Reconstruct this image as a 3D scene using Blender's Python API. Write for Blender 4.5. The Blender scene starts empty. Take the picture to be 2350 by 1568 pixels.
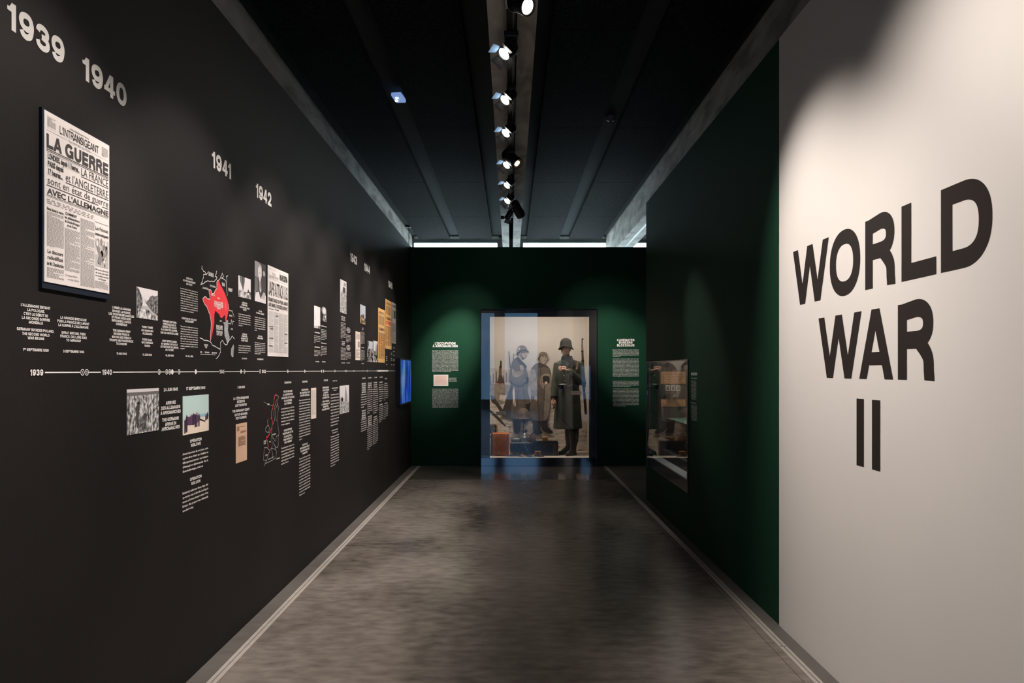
import bpy, math, random, unicodedata
from mathutils import Vector, Matrix
random.seed(7)
S = bpy.context.scene
COL = S.collection
R = math.radians

# ------------------------------------------------------------------ camera, sky, exposure
F = 1700.0                      # focal length in pixels of the 2350 wide frame
CX, CY = 1172.0, 850.0          # principal vanishing point of the corridor
EYE = 1.5
cam = bpy.data.cameras.new('camera'); cam.sensor_width = 36.0; cam.lens = F / 2350 * 36
cam.shift_x = (1175 - CX) / 2350; cam.shift_y = (CY - 784) / 2350
cam.clip_start = 0.02; cam.clip_end = 200
cob = bpy.data.objects.new('camera', cam); COL.objects.link(cob)
cob.location = (0, 0, EYE); cob.rotation_euler = (R(90), 0, 0); S.camera = cob

W = bpy.data.worlds.new('sky'); S.world = W; W.use_nodes = True
W.node_tree.nodes['Background'].inputs[0].default_value = (0.68, 0.88, 0.97, 1)
W.node_tree.nodes['Background'].inputs[1].default_value = 7.0
S.view_settings.view_transform = 'Standard'; S.view_settings.look = 'None'
S.view_settings.gamma = 1.0; S.view_settings.exposure = 0.0; S.view_settings.use_curve_mapping = False
S.cycles.use_denoising = True
S.cycles.caustics_reflective = False; S.cycles.caustics_refractive = False
S.cycles.sample_clamp_indirect = 4.0; S.cycles.max_bounces = 10; S.cycles.transparent_max_bounces = 16

# light levels (watts) of the lamp builders below
P_WASH = 185.0      # left wall washers
P_WHITE = 290.0    # spots on the white wall
P_TEXT = 430.0      # narrow spots on the far green wall
P_CASE = 14.0       # light in the tall showcase
WARM = (1.0, 0.90, 0.82)

# ------------------------------------------------------------------ helpers
def link(o, parent=None):
    COL.objects.link(o)
    if parent is not None: o.parent = parent
    return o
def tag(o, label=None, cat=None, group=None, kind=None):
    if label: o['label'] = label
    if cat: o['category'] = cat
    if group: o['group'] = group
    if kind: o['kind'] = kind
    return o
def empty(name, loc=(0, 0, 0), label=None, cat=None, group=None, rz=0.0, kind=None):
    o = bpy.data.objects.new(name, None); o.empty_display_size = .05
    o.location = loc; o.rotation_euler = (0, 0, rz)
    COL.objects.link(o); return tag(o, label, cat, group, kind)

def mat(name, col, rough=.6, metal=0.0, spec=.5, noise=None, bump=None, emit=None):
    """noise=(scale, amount, detail[, (sx,sy,sz)]); bump=(scale,strength[, (sx,sy,sz)])"""
    m = bpy.data.materials.new(name); m.use_nodes = True
    nt = m.node_tree; b = nt.nodes['Principled BSDF']
    c = tuple(col) + (1,)
    b.inputs['Base Color'].default_value = c
    b.inputs['Roughness'].default_value = rough; b.inputs['Metallic'].default_value = metal
    b.inputs['Specular IOR Level'].default_value = spec
    tc = nt.nodes.new('ShaderNodeTexCoord')
    def nz(scale, detail, st):
        n = nt.nodes.new('ShaderNodeTexNoise'); n.inputs['Scale'].default_value = scale
        n.inputs['Detail'].default_value = detail
        mp = nt.nodes.new('ShaderNodeMapping'); mp.inputs['Scale'].default_value = st
        nt.links.new(tc.outputs['Object'], mp.inputs[0]); nt.links.new(mp.outputs[0], n.inputs['Vector'])
        return n
    if noise:
        st = noise[3] if len(noise) > 3 else (1, 1, 1)
        n = nz(noise[0], noise[2], st)
        mr = nt.nodes.new('ShaderNodeMapRange')
        mr.inputs[1].default_value = .3; mr.inputs[2].default_value = .7
        mr.inputs[3].default_value = 1 - noise[1]; mr.inputs[4].default_value = 1 + noise[1]
        mx = nt.nodes.new('ShaderNodeVectorMath'); mx.operation = 'SCALE'
        mx.inputs[0].default_value = tuple(col)
        nt.links.new(n.outputs[0], mr.inputs[0]); nt.links.new(mr.outputs[0], mx.inputs['Scale'])
        nt.links.new(mx.outputs[0], b.inputs['Base Color'])
    if bump:
        st = bump[2] if len(bump) > 2 else (1, 1, 1)
        n = nz(bump[0], 4, st); bp = nt.nodes.new('ShaderNodeBump')
        bp.inputs['Strength'].default_value = bump[1]; bp.inputs['Distance'].default_value = .01
        nt.links.new(n.outputs[0], bp.inputs['Height']); nt.links.new(bp.outputs[0], b.inputs['Normal'])
    if emit:
        b.inputs['Emission Color'].default_value = tuple(emit[:3]) + (1,)
        b.inputs['Emission Strength'].default_value = emit[3]
    return m

def glass_mat(name, tint=(1, 1, 1), k=1.0, rough=0.0):
    m = bpy.data.materials.new(name); m.use_nodes = True; nt = m.node_tree; nt.nodes.clear()
    out = nt.nodes.new('ShaderNodeOutputMaterial'); mix = nt.nodes.new('ShaderNodeMixShader')
    tr = nt.nodes.new('ShaderNodeBsdfTransparent'); tr.inputs[0].default_value = tuple(tint) + (1,)
    gl = nt.nodes.new('ShaderNodeBsdfGlossy'); gl.inputs['Roughness'].default_value = rough
    fr = nt.nodes.new('ShaderNodeFresnel'); fr.inputs[0].default_value = 1.5
    ge = nt.nodes.new('ShaderNodeNewGeometry'); im = nt.nodes.new('ShaderNodeMapRange')      # same index on both faces of a pane
    im.inputs[3].default_value = 1.5; im.inputs[4].default_value = 1 / 1.5
    nt.links.new(ge.outputs['Backfacing'], im.inputs[0]); nt.links.new(im.outputs[0], fr.inputs[0])
    ml = nt.nodes.new('ShaderNodeMath'); ml.operation = 'MULTIPLY'; ml.inputs[1].default_value = k; ml.use_clamp = True
    nt.links.new(fr.outputs[0], ml.inputs[0]); nt.links.new(ml.outputs[0], mix.inputs[0])
    nt.links.new(tr.outputs[0], mix.inputs[1]); nt.links.new(gl.outputs[0], mix.inputs[2])
    nt.links.new(mix.outputs[0], out.inputs[0]); return m

def ramp_noise_mat(name, stops, scale, detail=6, st=(1, 1, 1), rough=.6, dist=0.0):
    m = mat(name, (.5, .5, .5), rough); nt = m.node_tree
    tc = nt.nodes.new('ShaderNodeTexCoord'); mp = nt.nodes.new('ShaderNodeMapping'); mp.inputs['Scale'].default_value = st
    n = nt.nodes.new('ShaderNodeTexNoise'); n.inputs['Scale'].default_value = scale; n.inputs['Detail'].default_value = detail
    n.inputs['Distortion'].default_value = dist
    r = nt.nodes.new('ShaderNodeValToRGB'); e = r.color_ramp.elements
    while len(e) < len(stops): e.new(.5)
    for k, (p, c) in enumerate(stops): e[k].position = p; e[k].color = tuple(c) + (1,)
    nt.links.new(tc.outputs['Object'], mp.inputs[0]); nt.links.new(mp.outputs[0], n.inputs['Vector'])
    nt.links.new(n.outputs[0], r.inputs[0]); nt.links.new(r.outputs[0], nt.nodes['Principled BSDF'].inputs['Base Color'])
    return m

class MB:
    def __init__(s): s.v = []; s.f = []; s.m = []
    def add(s, vs, fs, mi=0):
        b = len(s.v); s.v += [tuple(p) for p in vs]
        for f in fs: s.f.append([b + i for i in f]); s.m.append(mi)
        return s
    def poly(s, pts, mi=0): return s.add(pts, [list(range(len(pts)))], mi)
    def box(s, x0, x1, y0, y1, z0, z1, mi=0):
        v = [(x, y, z) for x in (x0, x1) for y in (y0, y1) for z in (z0, z1)]
        return s.add(v, [(0, 1, 3, 2), (4, 6, 7, 5), (0, 4, 5, 1), (2, 3, 7, 6), (0, 2, 6, 4), (1, 5, 7, 3)], mi)
    def cbox(s, c, d, mi=0, rot=None, bev=0.0):
        hx, hy, hz = d[0] / 2, d[1] / 2, d[2] / 2
        M = rot or Matrix.Identity(3)
        if bev <= 0:
            v = [Vector(c) + M @ Vector((x, y, z)) for x in (-hx, hx) for y in (-hy, hy) for z in (-hz, hz)]
            return s.add(v, [(0, 1, 3, 2), (4, 6, 7, 5), (0, 4, 5, 1), (2, 3, 7, 6), (0, 2, 6, 4), (1, 5, 7, 3)], mi)
        # rounded box: stacked rounded rectangles
        rings = []
        k = 3
        for zi, ins in [(-hz, bev)] + [(-hz + bev * (1 - math.cos(a)), bev * (1 - math.sin(a))) for a in (R(45), R(90))] + \
                       [(hz - bev * (1 - math.cos(a)), bev * (1 - math.sin(a))) for a in (R(90), R(45))] + [(hz, bev)]:
            r = []
            for q, (sx, sy) in enumerate(((1, 1), (-1, 1), (-1, -1), (1, -1))):
                for j in range(k + 1):
                    a = R(90) * (q + j / k)
                    rr = bev * .9999 - 0
                    r.append(Vector(c) + M @ Vector((sx * (hx - bev) + (bev - ins) * math.cos(a), sy * (hy - bev) + (bev - ins) * math.sin(a), zi)))
            rings.append(r)
        return s.loft(rings, mi, cap=True)
    def loft(s, rings, mi=0, cap=False, close=False):
        n = len(rings[0]); v = [p for r in rings for p in r]; f = []
        L = len(rings)
        for i in range(L if close else L - 1):
            a = i * n; b = ((i + 1) % L) * n
            for j in range(n): k = (j + 1) % n; f.append((a + j, a + k, b + k, b + j))
        if cap: f.append(list(range(n))[::-1]); f.append([(L - 1) * n + j for j in range(n)])
        return s.add(v, f, mi)
    def tube(s, pts, rad, n=8, mi=0, cap=True):
        pts = [Vector(p) for p in pts]
        if not hasattr(rad, '__len__'): rad = [rad] * len(pts)
        rings = []; up = None
        for i, p in enumerate(pts):
            d = (pts[min(i + 1, len(pts) - 1)] - pts[max(i - 1, 0)]).normalized()
            if up is None:
                up = Vector((0, 0, 1)) if abs(d.z) < .9 else Vector((0, 1, 0))
            x = d.cross(up).normalized(); y = x.cross(d).normalized(); up = y
            rx, ry = (rad[i] if hasattr(rad[i], '__len__') else (rad[i], rad[i]))
            rings.append([p + x * rx * math.cos(2 * math.pi * j / n) + y * ry * math.sin(2 * math.pi * j / n) for j in range(n)])
        return s.loft(rings, mi, cap)
    def lathe(s, prof, c=(0, 0, 0), n=20, mi=0, rot=None, sx=1.0, sy=1.0, cap=False):
        M = rot or Matrix.Identity(3)
        rings = [[Vector(c) + M @ Vector((r * sx * math.cos(2 * math.pi * j / n), r * sy * math.sin(2 * math.pi * j / n), z)) for j in range(n)] for r, z in prof]
        return s.loft(rings, mi, cap)
    def ball(s, c, r, n=12, mi=0, rot=None):
        r = r if hasattr(r, '__len__') else (r, r, r)
        M = rot or Matrix.Identity(3); rings = []
        for i in range(1, n):
            a = math.pi * i / n
            rings.append([Vector(c) + M @ Vector((r[0] * math.sin(a) * math.cos(2 * math.pi * j / (n * 2)), r[1] * math.sin(a) * math.sin(2 * math.pi * j / (n * 2)), -r[2] * math.cos(a))) for j in range(n * 2)])
        return s.loft(rings, mi, True)
    def build(s, name, mats, parent=None, smooth=False, loc=None):
        me = bpy.data.meshes.new(name); me.from_pydata(s.v, [], s.f)
        if not isinstance(mats, (list, tuple)): mats = [mats]
        for m in mats: me.materials.append(m)
        if len(mats) > 1: me.polygons.foreach_set('material_index', s.m)
        if smooth: me.polygons.foreach_set('use_smooth', [True] * len(s.f))
        me.update(); o = bpy.data.objects.new(name, me); link(o, parent)
        if loc: o.location = loc
        return o

def baked(o, mods, name=None):
    """apply modifiers by evaluating the object once"""
    for t, kw in mods:
        md = o.modifiers.new(t, t)
        for k, v in kw.items(): setattr(md, k, v)
    bpy.context.view_layer.update()
    dg = bpy.context.evaluated_depsgraph_get()
    me = bpy.data.meshes.new_from_object(o.evaluated_get(dg))
    o.modifiers.clear(); o.data = me
    me.polygons.foreach_set('use_smooth', [True] * len(me.polygons))
    return o

# ------------------------------------------------------------------ wall frames
XL, XR, YB = -1.56, 1.58, 11.6
class Frame:
    """a runs in reading direction, b up, d out of the wall"""
    def __init__(s, w): s.w = w
    def ab(s, px, py):
        if s.w == 'left': Y = F * -XL / (CX - px); return Y, EYE + (CY - py) * Y / F
        if s.w == 'right': Y = F * XR / (px - CX); return -Y, EYE + (CY - py) * Y / F
        Y = s.w[1]; return (px - CX) / F * Y, EYE + (CY - py) * Y / F
    def sc(s, px):          # metres per pixel on the wall at column px
        if s.w == 'left': return -XL / (CX - px)
        if s.w == 'right': return XR / (px - CX)
        return s.w[1] / F
    def P(s, a, b, d=0.0):
        if s.w == 'left': return (XL + d, a, b)
        if s.w == 'right': return (XR - d, -a, b)
        return (a, s.w[1] - d, b)
FL, FR, FB = Frame('left'), Frame('right'), Frame(('back', YB))

# ------------------------------------------------------------------ bold wide grotesk lettering
QUAL = 1
def catmull(p, k=4):
    out = []; k = k * QUAL
    q = [p[0]] + list(p) + [p[-1]]
    for i in range(1, len(q) - 2):
        a, b, c, d = q[i - 1], q[i], q[i + 1], q[i + 2]
        for j in range(k):
            t = j / k
            out.append(tuple(.5 * ((2 * b[m]) + (-a[m] + c[m]) * t + (2 * a[m] - 5 * b[m] + 4 * c[m] - d[m]) * t * t + (-a[m] + 3 * b[m] - 3 * c[m] + d[m]) * t ** 3) for m in (0, 1)))
    out.append(tuple(p[-1])); return out
def strip(pts, t, closed=False):
    n = len(pts); L = []; Rr = []
    for i in range(n):
        p = Vector(pts[i]); a = Vector(pts[(i - 1) % n]); b = Vector(pts[(i + 1) % n])
        if not closed and i == 0: a = p - (b - p)
        if not closed and i == n - 1: b = p + (p - a)
        d1 = (p - a).normalized(); d2 = (b - p).normalized()
        n1 = Vector((-d1.y, d1.x)); n2 = Vector((-d2.y, d2.x)); m = (n1 + n2)
        m = m.normalized() if m.length > 1e-6 else n1
        l = t / max(.5, m.dot(n1)); L.append(p + m * l); Rr.append(p - m * l)
    return [[Rr[i], Rr[(i + 1) % n], L[(i + 1) % n], L[i]] for i in range(n if closed else n - 1)]
def rect(x0, y0, x1, y1): return [[Vector((x0, y0)), Vector((x1, y0)), Vector((x1, y1)), Vector((x0, y1))]]
def dbar(x0, y0, x1, y1, hw):   # bar between two heights, cut horizontally; x are centre lines
    if y0 > y1: x0, y0, x1, y1 = x1, y1, x0, y0
    return [[Vector((x0 - hw, y0)), Vector((x0 + hw, y0)), Vector((x1 + hw, y1)), Vector((x1 - hw, y1))]]
def sup(cx, cy, rx, ry, a0, a1, n=20, e=.86):
    o = []; n = n * QUAL
    for i in range(n + 1):
        a = R(a0 + (a1 - a0) * i / n); c, s = math.cos(a), math.sin(a)
        o.append((cx + rx * math.copysign(abs(c) ** e, c), cy + ry * math.copysign(abs(s) ** e, s)))
    return o
WID = dict(A=.98, B=.86, C=.98, D=.93, E=.76, F=.72, G=1.0, H=.87, I=.225, J=.68, K=.92, L=.76, M=1.08, N=.9, O=1.04, P=.83, Q=1.04, R=.86,
           S=.86, T=.82, U=.87, V=.96, W=1.5, X=.95, Y=.95, Z=.84)
for _c in '02345678 9': WID[_c] = .8
WID['1'] = .44; WID[' '] = .27
_gc = {}
def layers(q, creep=.3):
    """one layer number per stroke: quads that continue the strip before them share its layer"""
    out = []; k = 0
    for i, p in enumerate(q):
        if i and not (len(p) == 4 and (p[0] - q[i - 1][1]).length < 1e-6 and (p[3] - q[i - 1][2]).length < 1e-6): k = math.ceil(k) + 1
        elif i: k += creep            # a stroke may cross itself (6, 9)
        out.append(k)
    return out
def glyph(ch, t=.113):
    key = (ch, t, QUAL)
    if key in _gc: return _gc[key]
    w = WID.get(ch, .5); q = []; s = 2 * t
    U = lambda pts: [(t + x * (w - s), t + y * (1 - s)) for x, y in pts]
    stem = lambda x: rect(x, 0, x + s, 1)
    sb = (.05, .05)
    if ch == 'I': q = stem(0); sb = (.08, .08)
    elif ch == 'L': q = stem(0) + rect(0, 0, w, s * .96); sb = (.08, .02)
    elif ch in 'EF':
        q = stem(0) + rect(0, 1 - s * .96, w, 1) + rect(0, .5 - t * .9, w * .92, .5 + t * .9)
        if ch == 'E': q += rect(0, 0, w, s * .96)
        sb = (.08, .04)
    elif ch == 'H': q = stem(0) + stem(w - s) + rect(0, .5 - t, w, .5 + t); sb = (.08, .08)
    elif ch == 'T': q = stem(w / 2 - t) + rect(0, 1 - s * .96, w, 1); sb = (.02, .02)
    elif ch == 'N': q = stem(0) + stem(w - s) + dbar(t * 1.05, 1, w - t * 1.05, 0, t * 1.05); sb = (.08, .08)
    elif ch == 'M': q = stem(0) + stem(w - s) + dbar(t, 1, w / 2, 0, t) + dbar(w - t, 1, w / 2, 0, t); sb = (.08, .08)
    elif ch == 'V': q = dbar(t, 1, w / 2, 0, t) + dbar(w - t, 1, w / 2, 0, t); sb = (0, 0)
    elif ch == 'A': q = dbar(t, 0, w / 2, 1, t * 1.03) + dbar(w - t, 0, w / 2, 1, t * 1.03) + rect(w * .24, .2, w * .76, .2 + s * .82); sb = (0, 0)
    elif ch == 'W':
        x = w * .29
        q = dbar(t, 1, x, 0, t) + dbar(w / 2, 1, x, 0, t) + dbar(w / 2, 1, w - x, 0, t) + dbar(w - t, 1, w - x, 0, t); sb = (0, 0)
    elif ch == 'X': q = dbar(t * 1.1, 0, w - t * 1.2, 1, t * 1.15) + dbar(w - t * 1.1, 0, t * 1.2, 1, t * 1.15); sb = (0, 0)
    elif ch == 'Y': q = dbar(t, 1, w / 2, .42, t * 1.15) + dbar(w - t, 1, w / 2, .42, t * 1.15) + rect(w / 2 - t, 0, w / 2 + t, .45); sb = (0, 0)
    elif ch == 'Z': q = rect(0, 1 - s * .96, w, 1) + rect(0, 0, w, s * .96) + dbar(t * 1.5, s * .5, w - t * 1.5, 1 - s * .5, t * 1.4); sb = (.03, .03)
    elif ch == 'K': q = stem(0) + dbar(t, .35, w - t * 1.4, 1, t * 1.3) + dbar(w * .42, .52, w - t * 1.3, 0, t * 1.25); sb = (.08, 0)
    elif ch in 'OQ0':
        q = strip(sup(w / 2, .5, w / 2 - t, .515 - t, 0, 360, 28, .9)[:-1], t, True); sb = (.045, .045)
        if ch == 'Q': q += dbar(w * .62, .3, w * .92, -.03, t)
    elif ch == 'C': q = strip(sup(w / 2, .5, w / 2 - t, .515 - t, 38, 322, 24, .9), t); sb = (.045, .03)
    elif ch == 'G':
        q = strip(sup(w / 2, .5, w / 2 - t, .515 - t, 38, 330, 24, .9), t) + rect(w * .55, .38, w, .38 + s * .85) + rect(w - s * .9, .02, w, .45); sb = (.045, .07)
    elif ch == 'D':
        q = stem(0) + strip([(t, 1 - t)] + sup(w * .45, .5, w * .55 - t, .5 - t, 90, -90, 16, .85) + [(t, t)], t); sb = (.08, .045)
    elif ch in 'PRB':
        y0 = .44 if ch != 'B' else .5
        cy = (y0 + 1) / 2
        q = stem(0) + strip([(t, 1 - t)] + sup(w * .52, cy, w * (.46 if ch == 'P' else .43) - t * .9, (1 - y0) / 2 - t * .95 + .03, 90, -90, 12, .85) + [(t, y0 + t * .7)], t)
        if ch == 'R': q += strip(catmull([(w * .5, .44 + t), (w * .72, .40), (w - t * 1.3, .28), (w - t * 1.15, .12), (w - t * 1.05, .03), (w - t * 1.05, 0)], 4), t * .98)
        if ch == 'B': q += strip([(t, .5)] + sup(w * .52, .27, w * .48 - t, .27 - t, 90, -90, 12, .85) + [(t, t)], t)
        sb = (.08, .03)
    elif ch == 'U': q = rect(0, .4, s, 1) + rect(w - s, .4, w, 1) + strip([(t, .41)] + sup(w / 2, .4, w / 2 - t, .4 - t + .01, 180, 360, 14, .9) + [(w - t, .41)], t); sb = (.07, .07)
    elif ch == 'J': q = rect(w - s, .35, w, 1) + strip(sup(w / 2, .35, w / 2 - t, .35 - t, 190, 360, 12, .9), t); sb = (.03, .07)
    elif ch == 'S': q = strip(catmull(U([(.95, .7), (.85, .92), (.5, 1.01), (.14, .92), (.03, .74), (.16, .57), (.5, .49), (.86, .41), (.98, .25), (.86, .07), (.5, -.01), (.12, .08), (.01, .31)])), t)
    elif ch == '3': q = strip(catmull(U([(.03, .74), (.14, .93), (.48, 1.01), (.85, .92), (.94, .74), (.8, .57), (.4, .53)])), t) + strip(catmull(U([(.4, .53), (.86, .46), (1, .26), (.86, .07), (.48, -.01), (.12, .08), (.0, .28)])), t)
    elif ch == '2': q = strip(catmull(U([(.03, .68), (.14, .93), (.5, 1.01), (.86, .92), (.95, .7), (.8, .48), (.42, .22), (.15, .03)])), t) + rect(0, 0, w, s * .96)
    elif ch == '5': q = rect(w * .14, 1 - s * .96, w * .94, 1) + dbar(w * .17, .42, w * .22, 1, t) + strip(catmull(U([(.06, .5), (.25, .62), (.55, .66), (.88, .56), (1, .32), (.88, .09), (.5, -.01), (.13, .07), (0, .26)])), t)
    elif ch in '69':
        p = [(.93, .78), (.8, .95), (.5, 1.01), (.15, .87), (0, .5), (.03, .25), (.2, .04), (.5, -.01), (.85, .07), (1, .3), (.87, .54), (.52, .62), (.18, .53), (.03, .32)]
        if ch == '9': p = [(1 - x, 1 - y) for x, y in p]
        q = strip(catmull(U(p)), t)
    elif ch == '8': q = strip(sup(w / 2, .73, w / 2 - t * 1.2, .27 - t, 0, 360, 18)[:-1], t, True) + strip(sup(w / 2, .28, w / 2 - t, .29 - t, 0, 360, 18)[:-1], t, True)
    elif ch == '7': q = rect(0, 1 - s * .96, w, 1) + dbar(w * .35, 0, w - t * 1.3, 1 - t, t)
    elif ch == '4': q = rect(w * .55, 0, w * .55 + s, 1) + dbar(t * .9, .24, w * .55 + t * .6, 1, t * .95) + rect(0, .2, w, .2 + s * .85)
    elif ch == '1': q = rect(w - s, 0, w, 1) + rect(0, .66, w - s + .01, .81) + [[Vector((w * .22, .81)), Vector((w - s + .01, .81)), Vector((w - s + .01, 1)), Vector((w - s - .02, .94))]]; sb = (.03, .09)
    elif ch == '.': w = s; q = rect(0, 0, s, s)
    elif ch == ':': w = s; q = rect(0, 0, s, s) + rect(0, .5, s, .5 + s)
    elif ch == ',': w = s; q = rect(0, 0, s, s) + dbar(t, -.14, t * 1.3, .02, t * .6)
    elif ch in "'’": w = s * .9; q = dbar(t * .7, .66, t, 1, t * .8); sb = (.02, .02)
    elif ch == '-': w = .4; q = rect(0, .33, .4, .33 + s * .9)
    elif ch == '(': w = .3; q = strip(catmull([(.25, 1.05), (.1, .5), (.25, -.05)]), t * .8)
    elif ch == ')': w = .3; q = strip(catmull([(.05, 1.05), (.2, .5), (.05, -.05)]), t * .8)
    _gc[key] = (q, w, sb); return _gc[key]
def grotesk(text, t=.113):
    """polygons (cap height 1) and total width"""
    x = 0; out = []; first = True
    for ch in text:
        d = unicodedata.normalize('NFD', ch); base = d[0]; acc = d[1:] 
        sc, dy = 1.0, 0.0
        if base.islower(): base = base.upper(); sc, dy = .55, .45
        if base == ' ': x += .36; continue
        q, w, sb = glyph(base, t)
        if not first: x += sb[0]
        first = False
        for p in q: out.append([Vector((x + v.x * sc, dy + v.y * sc)) for v in p])
        for a in acc:
            c = x + w / 2
            if a == '\u0301': out += dbar(c - .03, 1.07, c + .12, 1.26, .09)
            elif a == '\u0300': out += dbar(c + .03, 1.07, c - .12, 1.26, .09)
            elif a == '\u0302': out += dbar(c - .13, 1.07, c, 1.27, .07) + dbar(c + .13, 1.07, c, 1.27, .07)
            elif a == '\u0308': out += rect(c - .2, 1.07, c - .05, 1.22) + rect(c + .05, 1.07, c + .2, 1.22)
            elif a == '\u0327': out += rect(c - .07, -.18, c + .07, 0)
        x += w * sc + sb[1]
    return out, x

_fc = {}
def book(text, off=.012, res=1):
    """the built-in sans face as flat polygons, normalised to cap height 1"""
    k = (text, off, res)
    if k in _fc: return _fc[k]
    c = bpy.data.curves.new('t', 'FONT'); c.body = text; c.size = 1.0; c.offset = off; c.resolution_u = res; c.fill_mode = 'FRONT'
    o = bpy.data.objects.new('t', c); COL.objects.link(o)
    dg = bpy.context.evaluated_depsgraph_get()
    me = bpy.data.meshes.new_from_object(o.evaluated_get(dg))
    vs = [v.co.copy() for v in me.vertices]; fs = [list(p.vertices) for p in me.polygons]
    bpy.data.objects.remove(o); bpy.data.curves.remove(c); bpy.data.meshes.remove(me)
    x0 = min(v.x for v in vs); x1 = max(v.x for v in vs)
    k2 = 1 / .70
    out = ([((v.x - x0) * k2, v.y * k2) for v in vs], fs, (x1 - x0) * k2)
    _fc[k] = out; return out

def put_g(mb, fr, text, a0, a1, bc, cap, d=.0015, t=.113, mi=0):
    q, w = grotesk(text, t); k = (a1 - a0) / w
    for i, p in zip(layers(q), q): mb.poly([fr.P(a0 + v.x * k, bc + (v.y - .5) * cap, d + .00003 * (i % 24)) for v in p], mi)
def put_b(mb, fr, text, a0, a1, bc, cap, d=.0015, off=.012, res=1, mi=0):
    v, f, w = book(text, off, res); k = (a1 - a0) / max(w, 1e-3)
    mb.add([fr.P(a0 + x * k, bc + (y - .5) * cap, d) for x, y in v], f, mi)
NOBUMP = False
# ------------------------------------------------------------------ materials of the building
M_black = mat('charcoal_wall_paint', (.0145, .0120, .0118), .6, spec=.2, noise=(1.3, .10, 3), bump=(160, .12))
M_green = mat('bottle_green_wall_paint', (.008, .046, .024), .65, spec=.12, noise=(1.3, .08, 3), bump=(160, .10))
M_white = mat('warm_white_wall_paint', (.80, .765, .735), .75, spec=.25, noise=(1.6, .012, 3), bump=(260, .035))
M_conc = ramp_noise_mat('board_marked_concrete', [(.34, (.21, .185, .165)), (.5, (.38, .35, .32)), (.7, (.52, .49, .455))], 4.5, 10, (1, .4, 1.4), .8, .6)
M_dceil = mat('dark_grey_soffit_paint', (.038, .041, .042), .9, spec=.05)
M_felt = ramp_noise_mat('black_wood_wool_acoustic_board', [(.38, (.0012, .0015, .0017)), (.5, (.005, .0058, .006)), (.66, (.028, .031, .032))], 55, 3, (1, 1, 1), .95, 1.2)
M_felt.node_tree.nodes['Principled BSDF'].inputs['Specular IOR Level'].default_value = .05
M_dark = mat('dark_outer_wall', (.02, .02, .02), .8)
M_alu = mat('grey_window_aluminium', (.25, .27, .26), .4, metal=.6)
M_glass = glass_mat('clear_glass', (1, 1, 1))
M_tint = glass_mat('daylight_dimming_glass', (.34, .44, .55))  # tint added to dim and cool the daylight of the rear openings
M_caseglass = glass_mat('case_glass')
M_slot = mat('black_gap', (.004, .004, .004), .9)

def floor_mat(name, lo, hi, r0, r1):
    m = bpy.data.materials.new(name); m.use_nodes = True; nt = m.node_tree; b = nt.nodes['Principled BSDF']
    tc = nt.nodes.new('ShaderNodeTexCoord')
    def N(scale, det, st, dist=0):
        mp = nt.nodes.new('ShaderNodeMapping'); mp.inputs['Scale'].default_value = st
        n = nt.nodes.new('ShaderNodeTexNoise'); n.inputs['Scale'].default_value = scale; n.inputs['Detail'].default_value = det
        n.inputs['Distortion'].default_value = dist
        nt.links.new(tc.outputs['Object'], mp.inputs[0]); nt.links.new(mp.outputs[0], n.inputs['Vector']); return n
    big = N(.9, 3, (1, .8, 1), .3); fine = N(11, 9, (.7, 1.4, 1)); scr = N(30, 5, (.5, 1.5, 1))
    a = nt.nodes.new('ShaderNodeMath'); a.operation = 'MULTIPLY_ADD'; a.inputs[1].default_value = .6
    nt.links.new(fine.outputs[0], a.inputs[0]); nt.links.new(big.outputs[0], a.inputs[2])
    r = nt.nodes.new('ShaderNodeValToRGB'); r.color_ramp.elements[0].position = .50; r.color_ramp.elements[0].color = tuple(lo) + (1,)
    r.color_ramp.elements[1].position = 1.12; r.color_ramp.elements[1].color = tuple(hi) + (1,)
    nt.links.new(a.outputs[0], r.inputs[0]); nt.links.new(r.outputs[0], b.inputs['Base Color'])
    mr = nt.nodes.new('ShaderNodeMapRange'); mr.inputs[1].default_value = .55; mr.inputs[2].default_value = .9
    mr.inputs[3].default_value = r0; mr.inputs[4].default_value = r1
    nt.links.new(a.outputs[0], mr.inputs[0]); nt.links.new(mr.outputs[0], b.inputs['Roughness'])
    bp = nt.nodes.new('ShaderNodeBump'); bp.inputs['Strength'].default_value = .05; bp.inputs['Distance'].default_value = .01
    nt.links.new(scr.outputs[0], bp.inputs['Height'])
    if not NOBUMP: nt.links.new(bp.outputs[0], b.inputs['Normal'])
    b.inputs['Specular IOR Level'].default_value = .17
    return m
M_floor = floor_mat('polished_brown_grey_concrete', (.045, .037, .031), (.26, .228, .200), .25, .26)
M_margin = floor_mat('smooth_grey_floor_margin', (.095, .086, .077), (.15, .138, .126), .35, .5)
M_trim = floor_mat('pale_floor_strip', (.34, .31, .28), (.46, .42, .38), .4, .5)

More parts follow.
